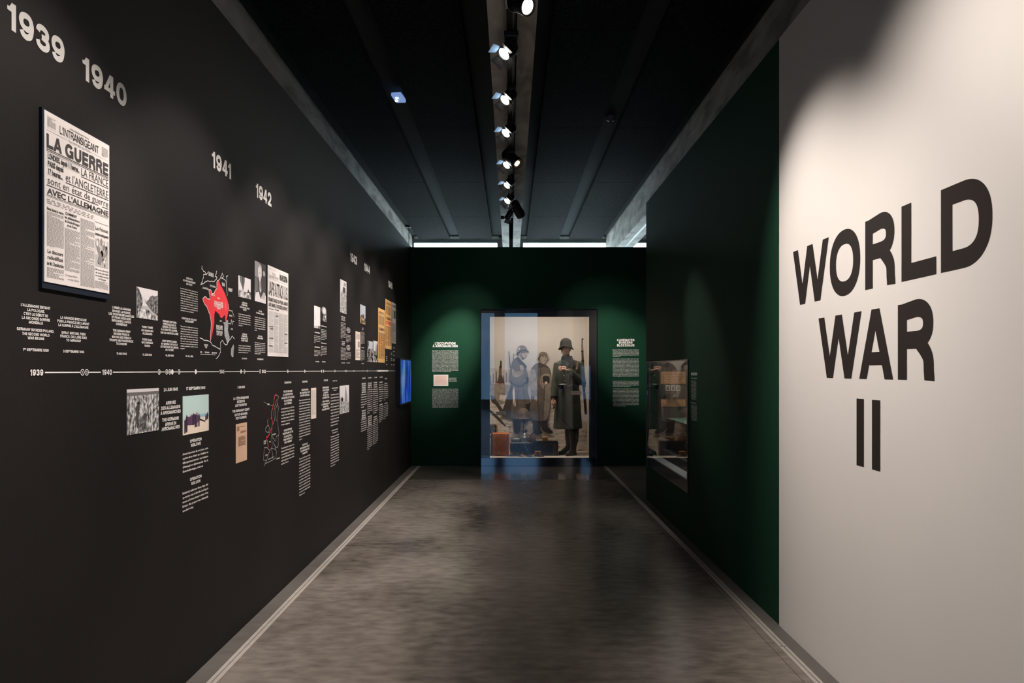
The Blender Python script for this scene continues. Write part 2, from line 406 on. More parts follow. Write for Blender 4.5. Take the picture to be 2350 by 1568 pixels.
# ------------------------------------------------------------------ floor
fl = MB().box(-5, 6.2, -6, 15.6, -.2, -.02).build('floor', M_slot); tag(fl, kind='structure')
def slab(x0, x1, y0, y1, m, name='floor_slab'):
    g = .0016
    MB().box(x0 + g, x1 - g, y0 + g, y1 - g, -.02, 0).build(name, m, fl)
M_polish = floor_mat('freshly_polished_floor_band', (.045, .037, .031), (.20, .175, .155), .07, .12); M_polish.node_tree.nodes['Principled BSDF'].inputs['Specular IOR Level'].default_value = .55
jy = [-6, 0.2, 6.14, 10.16, 10.8, 15.6]
for i in range(5):
    y0, y1 = jy[i], jy[i + 1]
    xs = [-1.41, 1.41] if i < 3 else [-1.41, -.222, 1.41]
    for j in range(len(xs) - 1): slab(xs[j], xs[j + 1], y0, y1, M_polish if i > 2 else M_floor)
    slab(-5, -1.462, y0, y1, M_margin); slab(1.462 + .04, 6.2, y0, y1, M_margin)
    for (x0, x1) in ((-1.462, -1.439), (-1.435, -1.41), (1.455, 1.478), (1.482, 1.502)):
        g = .001
        MB().box(x0 + g, x1 - g, y0 + .0016, y1 - .0016, -.02, .001).build('floor_trim', M_trim, fl)
    slab(1.41, 1.455, y0, y1, M_floor)
# screws of the right-hand strip joint
for x in (1.467, 1.49):
    MB().lathe([(.0, .003), (.006, .003), (.007, .001)], (x, 4.02, 0), 8).build('screw', M_alu, fl)

# ------------------------------------------------------------------ walls
def wall_with_hole(name, mats, axis, t0, t1, a0, a1, z0, z1, hole=None):
    """slab wall. axis 'x': spans Y a0..a1 at X t0..t1 ; axis 'y': spans X a0..a1 at Y t0..t1"""
    mb = MB()
    def bx(p0, p1, q0, q1):
        if axis == 'x': mb.box(t0, t1, p0, p1, q0, q1)
        else: mb.box(p0, p1, t0, t1, q0, q1)
    if hole:
        h0, h1, k0, k1 = hole
        bx(a0, h0, z0, z1); bx(h1, a1, z0, z1)
        if k0 > z0: bx(h0, h1, z0, k0)
        bx(h0, h1, k1, z1)
    else: bx(a0, a1, z0, z1)
    return tag(mb.build(name, mats), kind='structure')
WT = 3.43
wall_with_hole('wall_left', M_black, 'x', XL - .12, XL, -2.0, YB + .1, 0, WT)
wall_with_hole('wall_back', M_green, 'y', YB, YB + .1, -1.70, 6.0, 0, WT, (-.470, 1.350, 0, 2.465))
CASE_Y0, CASE_Y1 = 6.57, 8.60
wall_with_hole('wall_right', M_green, 'x', XR, XR + .12, 4.352, 8.64, 0, WT + .02, (CASE_Y0 + .01, CASE_Y1, .40, 1.60))
wall_with_hole('wall_entrance', M_white, 'x', XR - .003, XR + .12, -2.0, 4.352, 0, WT + .02)
tag(MB().box(XR + .12, 2.6, 8.54, 8.64, 0, WT + .02).build('wall_passage', M_green), kind='structure')
tag(MB().box(-2.5, -2.4, -6, 15.6, 0, 4.5).build('wall_outer_left', M_dark), kind='structure')
tag(MB().box(6.0, 6.1, -6, 15.6, 0, 4.5).build('wall_outer_right', M_dark), kind='structure')

# rear facade (behind the camera) with glazed openings to the sky
YR = -6.0
rw = MB()
ops = [(-1.75, -.62, .33, 3.78), (-.25, 1.08, .33, 3.78), (2.6, 3.15, .1, 1.75)]
xs = sorted(set([-2.4, 6.0] + [v for o in ops for v in o[:2]]))
for i in range(len(xs) - 1):
    o = [q for q in ops if q[0] <= xs[i] and q[1] >= xs[i + 1]]
    if o: rw.box(xs[i], xs[i + 1], YR - .15, YR, 0, o[0][2]); rw.box(xs[i], xs[i + 1], YR - .15, YR, o[0][3], 4.5)
    else: rw.box(xs[i], xs[i + 1], YR - .15, YR, 0, 4.5)
tag(rw.build('wall_rear', M_dark), kind='structure')
M_red = mat('red_bar_glow', (.75, .02, .03), .4, emit=(1, .05, .06, 1.2))  # emission of the added bars, seen only as red reflections
def window(name, x0, x1, z0, z1, y, d, fw=.06, mull=(), g=None):
    mb = MB(); mb.box(x0, x1, y - .04, y + .04, z1 - fw, z1).box(x0, x1, y - .04, y + .04, z0, z0 + fw)
    mb.box(x0, x0 + fw, y - .04, y + .04, z0 + fw, z1 - fw).box(x1 - fw, x1, y - .04, y + .04, z0 + fw, z1 - fw)
    for x in mull: mb.box(x - fw / 2, x + fw / 2, y - .035, y + .035, z0 + fw, z1 - fw)
    o = tag(mb.build(name, M_alu), kind='structure')
    MB().box(x0 + fw, x1 - fw, y - .004, y + .004, z0 + fw, z1 - fw).build('pane', g or M_glass, o); return o
for k, (x0, x1, z0, z1) in enumerate(ops): window('window_%d' % (k + 1), x0, x1, z0, z1, YR - .08, 1, .02, g=M_tint)

# front facade behind the green wall
YF = 15.5
window('window_4', -2.09, -.21, .1, 4.23, YF, 1, .07)
window('window_5', .19, 2.06, .1, 4.23, YF, 1, .07)
window('window_6', 2.40, 4.4, .1, 4.23, YF, 1, .07)
fw_ = MB().box(-2.5, -2.09, YF - .05, YF + .1, 0, 4.5).box(-.21, .19, YF - .05, YF + .1, 0, 4.5).box(2.06, 2.40, YF - .05, YF + .1, 0, 4.5)
fw_.box(4.4, 6.1, YF - .05, YF + .1, 0, 4.5).box(-2.5, 6.1, YF - .05, YF + .1, 4.23, 4.5).box(-2.5, 6.1, YF - .05, YF + .1, 0, .1)
tag(fw_.build('wall_facade', M_conc), kind='structure')

# ------------------------------------------------------------------ ceiling with beams and acoustic boards
ce = MB().box(-2.5, 6.1, -6, 15.6, 4.29, 4.5).build('ceiling', M_dceil); tag(ce, kind='structure')
def beam(x0, x1, y1=15.44, z0=3.80): MB().box(x0, x1, -6, y1, z0, 4.29).build('concrete_beam', M_conc, ce)
beam(-2.36, -2.23); beam(-2.19, -2.05)
beam(-.150, -.028); beam(.042, .171)
beam(1.985, 2.115); beam(2.15, 2.285)
M_chan = mat('white_slot_channel', (.75, .76, .76), .35)
for x_ in (2.118, 2.137): MB().box(x_, x_ + .011, -6, 15.4, 3.795, 3.815).build('slot_channel', M_chan, ce)
beam(4.1, 4.23); beam(4.26, 4.39)
tag(MB().box(-.206, -.054, 15.15, 15.44, 0, 3.80).build('trim_1', M_conc), kind='structure')
tag(MB().box(.027, .179, 15.15, 15.44, 0, 3.80).build('trim_2', M_conc), kind='structure')
tag(MB().box(-.052, .025, 15.30, 15.42, 0, 3.80).build('trim_3', M_alu), kind='structure')
YS = [-6.0, -3.7, -1.3, 1.1, 3.5, 5.9, 8.3, 10.7, 13.1, 15.3]
for (x0, x1) in ((-1.90, -1.255), (-1.05, -.38), (.326, 1.0), (1.2, 1.87), (2.5, 3.15), (3.35, 4.0)):
    for i in range(len(YS) - 1):
        MB().box(x0, x1, YS[i] + .004, YS[i + 1] - .004, 4.215, 4.289).build('acoustic_panel', M_felt, ce)
for (x0, x1) in ((-2.0, -1.9), (-1.25, -1.055), (-.375, -.2), (.2, .32), (1.005, 1.195), (1.875, 1.97)):
    MB().box(x0, x1, 15.36, 15.40, 4.235, 4.255).build('curtain_bracket', M_alu, ce)
MB().box(-2.0, -.25, 15.30, 15.42, 4.255, 4.285).build('blind_headrail', M_alu, ce)
MB().box(.22, 1.95, 15.30, 15.42, 4.255, 4.285).build('blind_headrail', M_alu, ce)

# ------------------------------------------------------------------ lighting track and its heads
M_lamp = mat('black_lamp_enamel', (.012, .012, .013), .38)
M_lampin = mat('polished_reflector', (.75, .75, .75), .15, metal=1)
M_flap = mat('barn_door_sheet', (.05, .05, .052), .45, metal=.5)
M_lens = mat('lit_lens', (1, 1, 1), .2, emit=(1, .95, .88, 60))
M_lens2 = mat('dim_lit_lens', (1, 1, 1), .2, emit=(1, .86, .66, 6))
M_brz = mat('bronze_reflector', (.30, .20, .11), .35, metal=.7)
M_bluef = mat('blue_glass_filter', (.20, .32, .5), .25)
TZ = 3.80
tr = empty('lighting_track', (.003, 7, TZ), 'long black ceiling track running under the central concrete beam', 'light track')
rail = MB().box(-.030, .030, -6.8, 3.9, -.034, 0).box(-.014, -.006, -6.8, 3.9, -.038, -.034).build('rail', M_lamp, tr)
MB().box(.010, .018, -6.8, 3.9, -.0365, -.034).build('conductor', M_alu, tr)
MB().box(-.035, .035, 3.9, 3.96, -.040, 0).build('end_cap', M_lamp, tr)

def head(Y, label, direction, rad=.047, ln=.13, box=(.07, .16), doors=True, lens=M_lens, zl=3.64, xl=-.05, power=0.0, spot=80, blend=.6, target=None, filt=False, group=None, size=.03, name='track_spotlight', halo=0.0):
    d = Vector(direction).normalized()
    t = empty(name, (.003, Y, TZ - .036), label, 'spotlight', group)
    o0 = Vector((.003, Y, TZ - .036))
    L = Vector((xl, Y, zl)) - o0                        # lens centre
    C = L - d * ln                                      # rear of the barrel
    MB().cbox((0, .06, -.02), (box[0], box[1], .04), bev=.006).build('adapter', M_lamp, t)
    J = L - d * ln * .55
    MB().tube([(0, 0, -.035), (J.x * .4, 0, -.06), (J.x, J.y, J.z + rad + .008)], .009, 8).build('arm', M_lamp, t)
    q = d.to_track_quat('Z', 'Y').to_matrix()
    prof = [(0, 0), (rad * .7, 0), (rad * .92, .012), (rad, .03), (rad, ln * .8), (rad * 1.06, ln * .82), (rad * 1.06, ln), (rad * .95, ln), (rad * .8, ln - .02)]
    b = MB().lathe(prof, C, 20, 0, q).build('barrel', M_lamp, t, True)
    fins = MB()
    for k in range(4): fins.lathe([(rad * .9, 0), (rad * 1.08, 0), (rad * 1.08, .003), (rad * .9, .003)], C + d * (.03 + k * .012), 16, 0, q)
    fins.build('cooling_fin', M_lamp, t)
    lr = rad * (.86 if doors else (.95 if lens is M_lens2 and ln < .2 else .5))
    if lr < rad * .6: MB().lathe([(lr * 1.1, .002), (rad * .94, .012), (rad * .94, .0), (lr * 1.1, -.01)], L - d * .014, 18, 0, q).build('baffle', M_brz, t)
    MB().lathe([(0, .006), (lr * .6, .005), (lr, 0), (0, 0)], L - d * .012, 18, 0, q).build('lens', lens, t)
    if doors:
        for k in range(4):
            a = R(90 * k + 20); u = q @ Vector((math.cos(a), math.sin(a), 0)); w = q @ Vector((-math.sin(a), math.cos(a), 0))
            tilt = (1.15, .8, 1.0, 1.1)[k]
            o = (d * math.cos(tilt) + u * math.sin(tilt)); p0 = L + u * rad * 1.03; h = rad * 1.15
            n = w.cross(o).normalized() * .0012
            vs = [p0 - w * rad * .75, p0 + w * rad * .75, p0 + w * rad * 1.0 + o * h, p0 - w * rad * 1.0 + o * h]
            f = MB(); f.loft([[v - n for v in vs], [v + n for v in vs]], 0, True); f.build('barn_door', M_bluef if (filt and k == 1) else M_flap, t)
    if power > 0:
        ld = bpy.data.lights.new('beam', 'SPOT'); ld.energy = power; ld.color = WARM; ld.spot_size = R(spot); ld.spot_blend = blend; ld.shadow_soft_size = size
        lo = bpy.data.objects.new('beam', ld); link(lo, t)
        wd = (Vector(target) - (o0 + L)).normalized() if target is not None else d
        lo.location = L + d * .05; lo.rotation_euler = wd.to_track_quat('-Z', 'Y').to_euler()
        if halo > 0:                                     # the soft spill around the narrow beam
            l2 = ld.copy(); l2.energy = power * halo; l2.spot_size = R(spot * 1.9); o2 = bpy.data.objects.new('beam', l2); link(o2, t)
            o2.location = lo.location; o2.rotation_euler = lo.rotation_euler
    return t

DL = (-.55, -.45, -.70)
def wash(Y, label, **k):
    kw = dict(power=P_WASH, spot=66, blend=.5, target=(XL, Y - .12, 1.0), filt=True, group=None); kw.update(k)
    return head(Y, label, DL, **kw)
wash(5.02, 'barn-door spotlight with a long driver box, brightest in the upper frame, above the newspapers', box=(.095, .30))
wash(5.88, 'barn-door spotlight with open left flap, second below the long driver box')
wash(6.70, 'barn-door spotlight with a star-like glare halfway along the track')
wash(7.75, 'barn-door spotlight half hidden under the fat black projector', power=P_WASH * .8)
wash(8.60, 'small barn-door spotlight just beyond the fat black projector', power=P_WASH * .8)
wash(9.40, 'small barn-door spotlight with a narrow slanted lens near the end of the track', power=P_WASH * .55)
for Y, n_ in ((3.7, 'first'), (2.5, 'second'), (1.3, 'third'), (.1, 'fourth')):
    wash(Y, n_ + ' barn-door spotlight on the near track, counted from the open round projector', group='spotlights above the camera', power=P_WASH * (1.0 if Y > 1 else .6))
# projectors aimed at the white wall
head(4.40, 'round black projector with an open lens turned to the white wall, at the top edge', (.62, -.62, -.5), .052, .16, doors=False, xl=.105, zl=3.66,
     lens=M_lens2, power=P_WHITE, spot=61, blend=.95, target=(XR, 3.60, 1.50), box=(.08, .2), name='track_projector', size=.05)
head(2.1, 'round black projector on the near part of the track turned to the white wall', (.75, -.2, -.6), .052, .16, doors=False, xl=.1, zl=3.66,
     lens=M_lens2, power=P_WHITE * .66, spot=74, blend=.9, target=(XR, 2.6, 1.6), box=(.08, .2), name='track_projector', size=.05)
head(7.62, 'fat black projector with a small dim round lens in the middle of the track', (.60, -.42, -.66), .060, .22, doors=False, xl=.075, zl=3.62,
     lens=M_lens2, power=P_TEXT * .22, spot=26, blend=.9, target=(XR, 6.15, 1.62), box=(.08, .2), name='track_projector')
# projectors at the far end lighting the texts of the green wall
head(9.95, 'large black projector seen from behind at the far end of the track', (.42, .62, -.55), .062, .24, doors=False, xl=.14, zl=3.58,
     power=P_TEXT, spot=27, halo=.13, blend=1.0, target=(1.80, YB, 1.78), box=(.08, .2), name='track_projector')
head(10.25, 'short black projector with bright flaps at the very end of the track', (-.42, .60, -.60), .042, .15, doors=True, xl=-.05, zl=3.60,
     power=P_TEXT * 1.2, spot=27, halo=.13, blend=1.0, target=(-.93, YB, 1.80), name='track_projector')

# ceiling fittings
M_acr = mat('clear_ribbed_acrylic', (.5, .62, .85), .15, noise=(60, .6, 3), emit=(.30, .48, .95, .55))
em = empty('emergency_light', (-1.12, 7.4, 4.29), 'small emergency light with a glowing blue-white acrylic block on the dark ceiling', 'emergency light')
MB().cbox((.01, .10, -.04), (.085, .05, .08), bev=.006).build('housing', mat('grey_plastic', (.22, .22, .21), .5), em)
MB().cbox((0, .0, -.065), (.105, .20, .04), bev=.012, rot=Matrix.Rotation(R(-6), 3, 'Z')).build('diffuser', M_acr, em)
for p_ in ((-.025, .03, -.088), (-.01, -.04, -.088)): MB().ball(p_, (.016, .02, .006), 6).build('lamp', bpy.data.materials.get('white_led') or mat('white_led', (1, 1, 1), .3, emit=(.9, .95, 1, 5)), em)
sm = empty('smoke_detector', (1.10, 8.15, 4.29), 'faint round smoke detector on the dark ceiling right of the track', 'smoke detector')
MB().lathe([(.001, -.05), (.03, -.048), (.05, -.035), (.055, -.012), (.06, 0)], n=20).build('cover', mat('dim_plastic', (.12, .125, .13), .5), sm, True)
MB().lathe([(.014, -.056), (.018, -.05), (.018, -.046)], n=10).build('sensor', M_lamp, sm)
dr = empty('drop_cable', (-1.965, 14.3, 4.29), 'thin black drop rod hanging from a ceiling plate in the far left corner', 'rod')
MB().cbox((0, 0, -.02), (.12, .1, .03)).build('ceiling_plate', M_lamp, dr)
MB().tube([(0, 0, -.03), (0, 0, -.42)], .007, 8).build('rod', M_lamp, dr)
MB().cbox((-.015, 0, -.40), (.035, .03, .07)).build('socket', M_lamp, dr)
# ------------------------------------------------------------------ prints on the walls
M_print = mat('white_vinyl_lettering', (.80, .77, .75), .6)
M_yearp = mat('pale_grey_vinyl_numerals', (.60, .575, .55), .6)
M_blackp = mat('dark_brown_vinyl_lettering', (.026, .020, .018), .7, spec=.15)
M_redp = mat('red_print', (.80, .045, .06), .6)
M_greyp = mat('grey_print', (.33, .35, .37), .6)
M_paper = mat('newsprint_paper', (.78, .72, .70), .7, noise=(6, .04, 3))
M_ink = mat('newsprint_ink', (.05, .045, .045), .7)
M_ink2 = mat('faded_ink', (.28, .26, .255), .7)
M_ink3 = mat('light_grey_ink', (.50, .475, .465), .7)
M_navy = mat('navy_board_edge', (.006, .011, .024), .5)

# WORLD WAR II
wl = empty('wall_title', FR.P(-3.1, 0, 0), 'giant dark title WORLD WAR II on the white wall', 'lettering')
QUAL = 4
def letters(word, edges, ymid, px, cap, t=.113):
    """edges: left and right pixel columns of each letter"""
    for ch, (x0, x1, yc) in zip(word, edges):
        a0 = FR.ab(x0, 0)[0]; a1 = FR.ab(x1, 0)[0]; xm = x0; b = FR.ab(xm, yc)[1]
        mb = MB(); q, w, _ = glyph(ch, t)[0], glyph(ch, t)[1], 0
        for i, p in zip(layers(q, 0), q): mb.poly([Vector(FR.P(a0 + v.x / w * (a1 - a0), b + (v.y - .5) * cap, .0038 + .00008 * i)) - wl.location for v in p])
        mb.build('letter', M_blackp, wl)
CAP = .3035
# centre heights: WORLD z, WAR z, II z
zW = FR.ab(2161.6, (436.6 + 626.7) / 2)[1]
def zrow(z, x): return CY - (z - EYE) * (x - CX) / XR
letters('WORLD', [(1821.5, 1903.6, zrow(zW, 1821.5)), (1906, 1976, zrow(zW, 1906)), (1987.5, 2057.4, zrow(zW, 1987.5)), (2071, 2151, zrow(zW, 2071)), (2161.6, 2280, zrow(zW, 2161.6))], 0, 0, CAP)
# WAR: left edge of R 2062.5, 700..872
zA = FR.ab(2062.5, (700.5 + 871.5) / 2)[1]
letters('WAR', [(1880, 1979, zrow(zA, 1880)), (1974, 2051.5, zrow(zA, 1974)), (2062.5, 2147.5, zrow(zA, 2062.5))], 0, 0, CAP)
zI = FR.ab(1967.5, (914.5 + 1068) / 2)[1]
letters('II', [(1967.5, 1984.4, zrow(zI, 1967.5)), (2003, 2022, zrow(zI, 2003))], 0, 0, CAP)

QUAL = 2
# year numerals high on the left wall
for txt, x0, x1, lab in (('1939', 16, 149, 'largest pale numerals 1939 at the top left corner of the black wall'), ('1940', 188.8, 291, 'pale numerals 1940 high above the newspaper'),
                         ('1941', 486, 531, 'white numerals 1941 high on the black wall'), ('1942', 587, 623, 'white numerals 1942 high above the tall newspaper'),
                         ('1943', 803.5, 818.8, 'small white numerals 1943, leftmost of the small ones, high on the far black wall'), ('1944', 835.6, 848.8, 'small white numerals 1944 between 1943 and 1945 on the black wall'),
                         ('1945', 891, 900.3, 'smallest white numerals 1945 above the amber newspapers')):
    a0 = FL.ab(x0, 0)[0]; a1 = FL.ab(x1, 0)[0]
    q = grotesk(txt)[1]; e = empty('year_numerals', FL.P((a0 + a1) / 2, 2.606, 0), lab, 'numerals', 'year numerals along the top of the black wall')
    x = a0; k = (a1 - a0) / q
    pos = 0; first = True
    for ch in txt:
        g, w, sb = glyph(ch)
        if not first: pos += sb[0]
        first = False
        mb = MB()
        for i, p in zip(layers(g), g): mb.poly([Vector(FL.P(a0 + (pos + v.x) * k, 2.606 + (v.y - .5) * .0855, .001 + .00003 * i)) - e.location for v in p])
        mb.build('digit', M_yearp if x0 < 300 else M_print, e); pos += w + sb[1]

QUAL = 1
# timeline
ZT = 1.4925
tl = empty('timeline', FL.P(5, ZT, 0), 'thin white timeline with ringed dates running the length of the black wall', 'timeline')
def tla(x): return FL.ab(x, 0)[0]
def tl_local(a, b, d): return Vector(FL.P(a, b, d)) - tl.location
z3 = lambda v: 20 + v / 5.875
z4 = lambda v: 380 + v / 4.613
z5 = lambda v: 660 + v / 5.227
def seg(x0, x1, h=.0042):
    a0, a1 = tla(x0), tla(x1)
    MB().poly([tl_local(a0, ZT - h / 2, .0012), tl_local(a1, ZT - h / 2, .0012), tl_local(a1, ZT + h / 2, .0012), tl_local(a0, ZT + h / 2, .0012)]).build('line', M_print, tl)
def mark(x, kind, num=None, r=.0125):
    a = tla(x); mb = MB(); n = 20
    c = [(math.cos(2 * math.pi * i / n), math.sin(2 * math.pi * i / n)) for i in range(n)]
    if kind == 'dot': mb.poly([tl_local(a + u * r, ZT + v * r, .0022) for u, v in c])
    else:
        for i in range(n):
            (u0, v0), (u1, v1) = c[i], c[(i + 1) % n]
            mb.poly([tl_local(a + u0 * r, ZT + v0 * r, .0026), tl_local(a + u1 * r, ZT + v1 * r, .0026), tl_local(a + u1 * r * .72, ZT + v1 * r * .72, .0026), tl_local(a + u0 * r * .72, ZT + v0 * r * .72, .0026)])
        mb.poly([tl_local(a + u * r * .74, ZT + v * r * .74, .0022) for u, v in c], 1)
        if num:
            q, w = grotesk(num, .12); hh = r * .8; k = hh
            for i, p in zip(layers(q), q): mb.poly([tl_local(a + (v.x - w / 2) * k, ZT + (v.y - .5) * hh, .0026 + .00002 * i) for v in p])
    mb.build('date_marker', [M_print, M_black], tl)
def ytext(txt, x0, x1, cap):
    a0, a1 = tla(x0), tla(x1); q, w = grotesk(txt, .12); mb = MB(); k = (a1 - a0) / w
    for i, p in zip(layers(q), q): mb.poly([tl_local(a0 + v.x * k, ZT + (v.y - .5) * cap, .0018 + .00002 * i) for v in p])
    mb.build('year', M_print, tl)
ytext('1939', z3(283), z3(458), .0205); seg(z3(484), z3(957)); mark(z3(985), 'r', '1'); mark(z3(1043), 'r', '3'); seg(z3(1072), z3(1238))
ytext('1940', z3(1255), z3(1385), .0205); seg(z3(1402), z3(2001)); mark(z3(2020), 'r', '10'); seg(z3(2040), z3(2103)); mark(z3(2122), 'r', '14'); mark(z3(2163), 'r', '18')
mark(z3(2199), 'dot'); seg(z3(2218), z3(2272)); mark(z3(2290), 'r', '10'); seg(z3(2308), z4(302)); mark(z4(315), 'dot'); seg(z4(328), z4(562))
ytext('1941', z4(568), z4(617), .0205); seg(z4(623), z4(787)); mark(z4(795), 'dot'); seg(z4(803), z4(820)); mark(z4(830), 'r', '22'); seg(z4(840), z4(986)); mark(z4(996), 'r', '7')
ytext('1942', z4(1016), z4(1057), .0205); seg(z4(1063), z4(1284)); mark(z4(1291), 'dot'); seg(z4(1298), z5(197)); mark(z5(203), 'dot'); seg(z5(209), z5(400)); mark(z5(406), 'dot'); mark(z5(428), 'dot')
seg(z5(434), z5(560)); mark(z5(565), 'dot'); seg(z5(570), z5(683)); ytext('1943', z5(684), z5(706), .0185); seg(z5(709), z5(784)); ytext('1944', z5(782), z5(801), .0160); seg(z5(804), z5(890))
mark(z5(897), 'r', '6'); seg(z5(904), z5(948)); mark(z5(953), 'dot'); seg(z5(958), z5(1058)); mark(z5(1062), 'dot'); seg(z5(1076), z5(1208), .019); seg(z5(1210), z5(1226), .003)
mark(z5(1229), 'dot', r=.010); seg(z5(1232), z5(1297), .003); mark(z5(1249), 'dot', r=.008); mark(z5(1272), 'dot', r=.009)

# ---- captions ---------------------------------------------------------------
FRT = ("Cette offensive surprend les états-majors alliés et bouleverse le cours du conflit. Les troupes engagées avancent sur plusieurs fronts et "
       "la population civile subit les réquisitions, les restrictions et les bombardements. Les défenses de la côte sont renforcées tandis que les "
       "convois se multiplient dans la Manche. Les négociations se poursuivent entre les gouvernements alliés afin de préparer le débarquement et "
       "la construction des ports artificiels devant les plages du Calvados. Les habitants des villages de la côte vivent au rythme de l'occupation. ")
ENT = ("This offensive took the Allied staffs by surprise and changed the course of the conflict. The troops advanced on several fronts and the civilian "
       "population suffered from requisitions, shortages and bombing raids. The coastal defences were strengthened while the convoys grew in number in "
       "the English Channel. Talks went on between the Allied governments in order to prepare the landings and the building of the artificial harbours "
       "off the beaches of Calvados. The people of the villages on the coast lived to the rhythm of the occupation. ")
def wrap(text, n, cpl, pool):
    w = (text + ' ' + pool + pool + pool).split(); out = []; cur = ''
    i = 0
    while len(out) < n:
        if len(cur) + len(w[i]) + 1 > cpl: out.append(cur); cur = w[i]
        else: cur = (cur + ' ' + w[i]).strip()
        i += 1
    return out
def caption(frame, o, label, heads=(), paras=(), cap=.0092, cat='wall text', group=None, hcol=None, cpl=38, ct=.118, res=1, pmat=None):
    """o=(ox,oy,s) zoom frame; heads: list of line lists [(text,x0,x1,y),...] ; paras: (x0,x1,ytop,ybot,n,last_frac,text,lang)"""
    ox, oy, s = o; X = lambda v: ox + v / s; Yy = lambda v: oy + v / s
    allx = [h[1] for g in heads for h in g] + [p[0] for p in paras]; ally = [h[3] for g in heads for h in g] + [p[2] for p in paras]
    a, b = frame.ab(X(min(allx)), Yy(sum(ally) / len(ally)))
    e = empty('wall_caption', frame.P(a, b, 0), label, cat, group)
    e0 = Vector(e.location)
    def fin(mb, name, m=M_print):
        mb.v = [tuple(Vector(p) - e0) for p in mb.v]; mb.build(name, m, e)
    for g in heads:
        mb = MB()
        for (t, x0, x1, y, *cc) in g:
            a0 = frame.ab(X(x0), 0)[0]; a1 = frame.ab(X(x1), 0)[0]; bb = frame.ab(X((x0 + x1) / 2), Yy(y))[1]
            put_g(mb, frame, t, a0, a1, bb, cc[0] if cc else cap, .0014, ct)
        nm = 'date' if len(g) == 1 and any(c.isdigit() for c in g[0][0]) else 'heading'
        fin(mb, nm)
    for (x0, x1, yt, yb, n, lf, text, lang) in paras:
        a0, bt = frame.ab(X(x0), Yy(yt)); a1 = frame.ab(X(x1), 0)[0]; bb = frame.ab(X(x0), Yy(yb))[1]
        pitch = (bt - bb) / max(1, n - 1); lines = wrap(text, n, cpl, FRT if lang == 'f' else ENT); mb = MB()
        for k, ln in enumerate(lines):
            if k == n - 1:
                ln = ln[:max(3, int(len(ln) * lf))]; ae = a0 + (a1 - a0) * lf
            else: ae = a1
            put_b(mb, frame, ln, a0, ae, bt - pitch * k, pitch * .50, .0014, .024, res)
        fin(mb, 'paragraph', pmat or M_print)
    return e
Z3 = (20, 640, 5.875); Z4 = (380, 560, 4.613); Z5 = (660, 560, 5.227); Z7 = (540, 590, 6.272); L1 = (260, 860, 4.612); L2 = (500, 860, 5.227); L3 = (680, 840, 4.9)
G1 = 'event captions above the timeline'; G2 = 'event captions below the timeline'
caption(FL, Z3, 'first white caption on the left, GERMANY INVADES POLAND, under the 1939 numerals', [
    [("L'ALLEMAGNE ENVAHIT", 158, 555, 374), ('LA POLOGNE.', 245, 480, 430), ("C'EST LE DÉBUT DE", 195, 523, 485), ('LA SECONDE GUERRE', 172, 548, 540), ('MONDIALE', 265, 455, 592)],
    [('GERMANY INVADES POLAND.', 103, 605, 692), ('THE SECOND WORLD', 175, 543, 750), ('WAR BEGINS', 250, 474, 803)], [('1er SEPTEMBRE 1939', 185, 533, 960)]], group=G1)
caption(FL, Z3, 'white caption GREAT BRITAIN, THEN FRANCE, DECLARE WAR under the large newspaper', [
    [('LA GRANDE-BRETAGNE', 692, 1042, 540), ('PUIS LA FRANCE DÉCLARENT', 650, 1080, 590), ("LA GUERRE À L'ALLEMAGNE", 665, 1070, 640)],
    [('GREAT BRITAIN, THEN', 706, 1030, 737), ('FRANCE, DECLARE WAR', 690, 1045, 785), ('TO GERMANY', 770, 970, 833)], [('3 SEPTEMBRE 1939', 728, 1012, 982)]], group=G1)
caption(FL, Z3, 'white caption THE GERMAN ARMY INVADES FRANCE left of the avenue photograph', [
    [("L'ARMÉE ALLEMANDE", 1392, 1640, 402), ('ENVAHIT LA FRANCE.', 1392, 1640, 448), ('LES TROUPES BRITANNIQUES', 1343, 1685, 490), ('ET FRANÇAISES SONT', 1385, 1645, 532), ("REPOUSSÉES JUSQU'À", 1385, 1645, 575), ('DUNKERQUE', 1443, 1592, 617)],
    [('THE GERMAN ARMY', 1400, 1635, 705), ('INVADES FRANCE.', 1410, 1622, 748), ('BRITISH AND FRENCH', 1387, 1645, 792), ('TROOPS ARE PUSHED BACK', 1352, 1675, 835), ('TO DUNKIRK', 1445, 1590, 878)], [('10 MAI 1940', 1450, 1587, 1010)]], group=G1)
caption(FL, Z3, 'short white caption PARIS FALLS directly under the avenue photograph', [
    [('PARIS TOMBE', 1793, 1937, 655), ('AUX MAINS DES', 1783, 1945, 700), ('ALLEMANDS', 1800, 1930, 742)], [('PARIS FALLS', 1798, 1928, 822), ('INTO GERMAN', 1788, 1940, 862), ('HANDS', 1828, 1902, 903)], [('14 JUIN 1940', 1800, 1925, 1025)]], group=G1)
caption(FL, Z3, 'white caption on the first radio speech, between the avenue photograph and the long text column', [
    [('PREMIER DISCOURS', 2073, 2257, 582), ('PRONONCÉ PAR LE', 2078, 2250, 620), ('GÉNÉRAL DE GAULLE', 2068, 2258, 655), ('À LA RADIO DE LONDRES,', 2050, 2270, 693), ('SUR LES ONDES DE LA BBC', 2043, 2285, 735)],
    [('FIRST SPEECH GIVEN', 2068, 2258, 845), ('BY GÉNÉRAL DE GAULLE', 2055, 2270, 883), ('ON THE RADIO IN LONDON,', 2042, 2285, 922), ('ON THE BBC', 2108, 2222, 960)], [('18 JUIN 1940', 2110, 2220, 1035)]], group=G1)
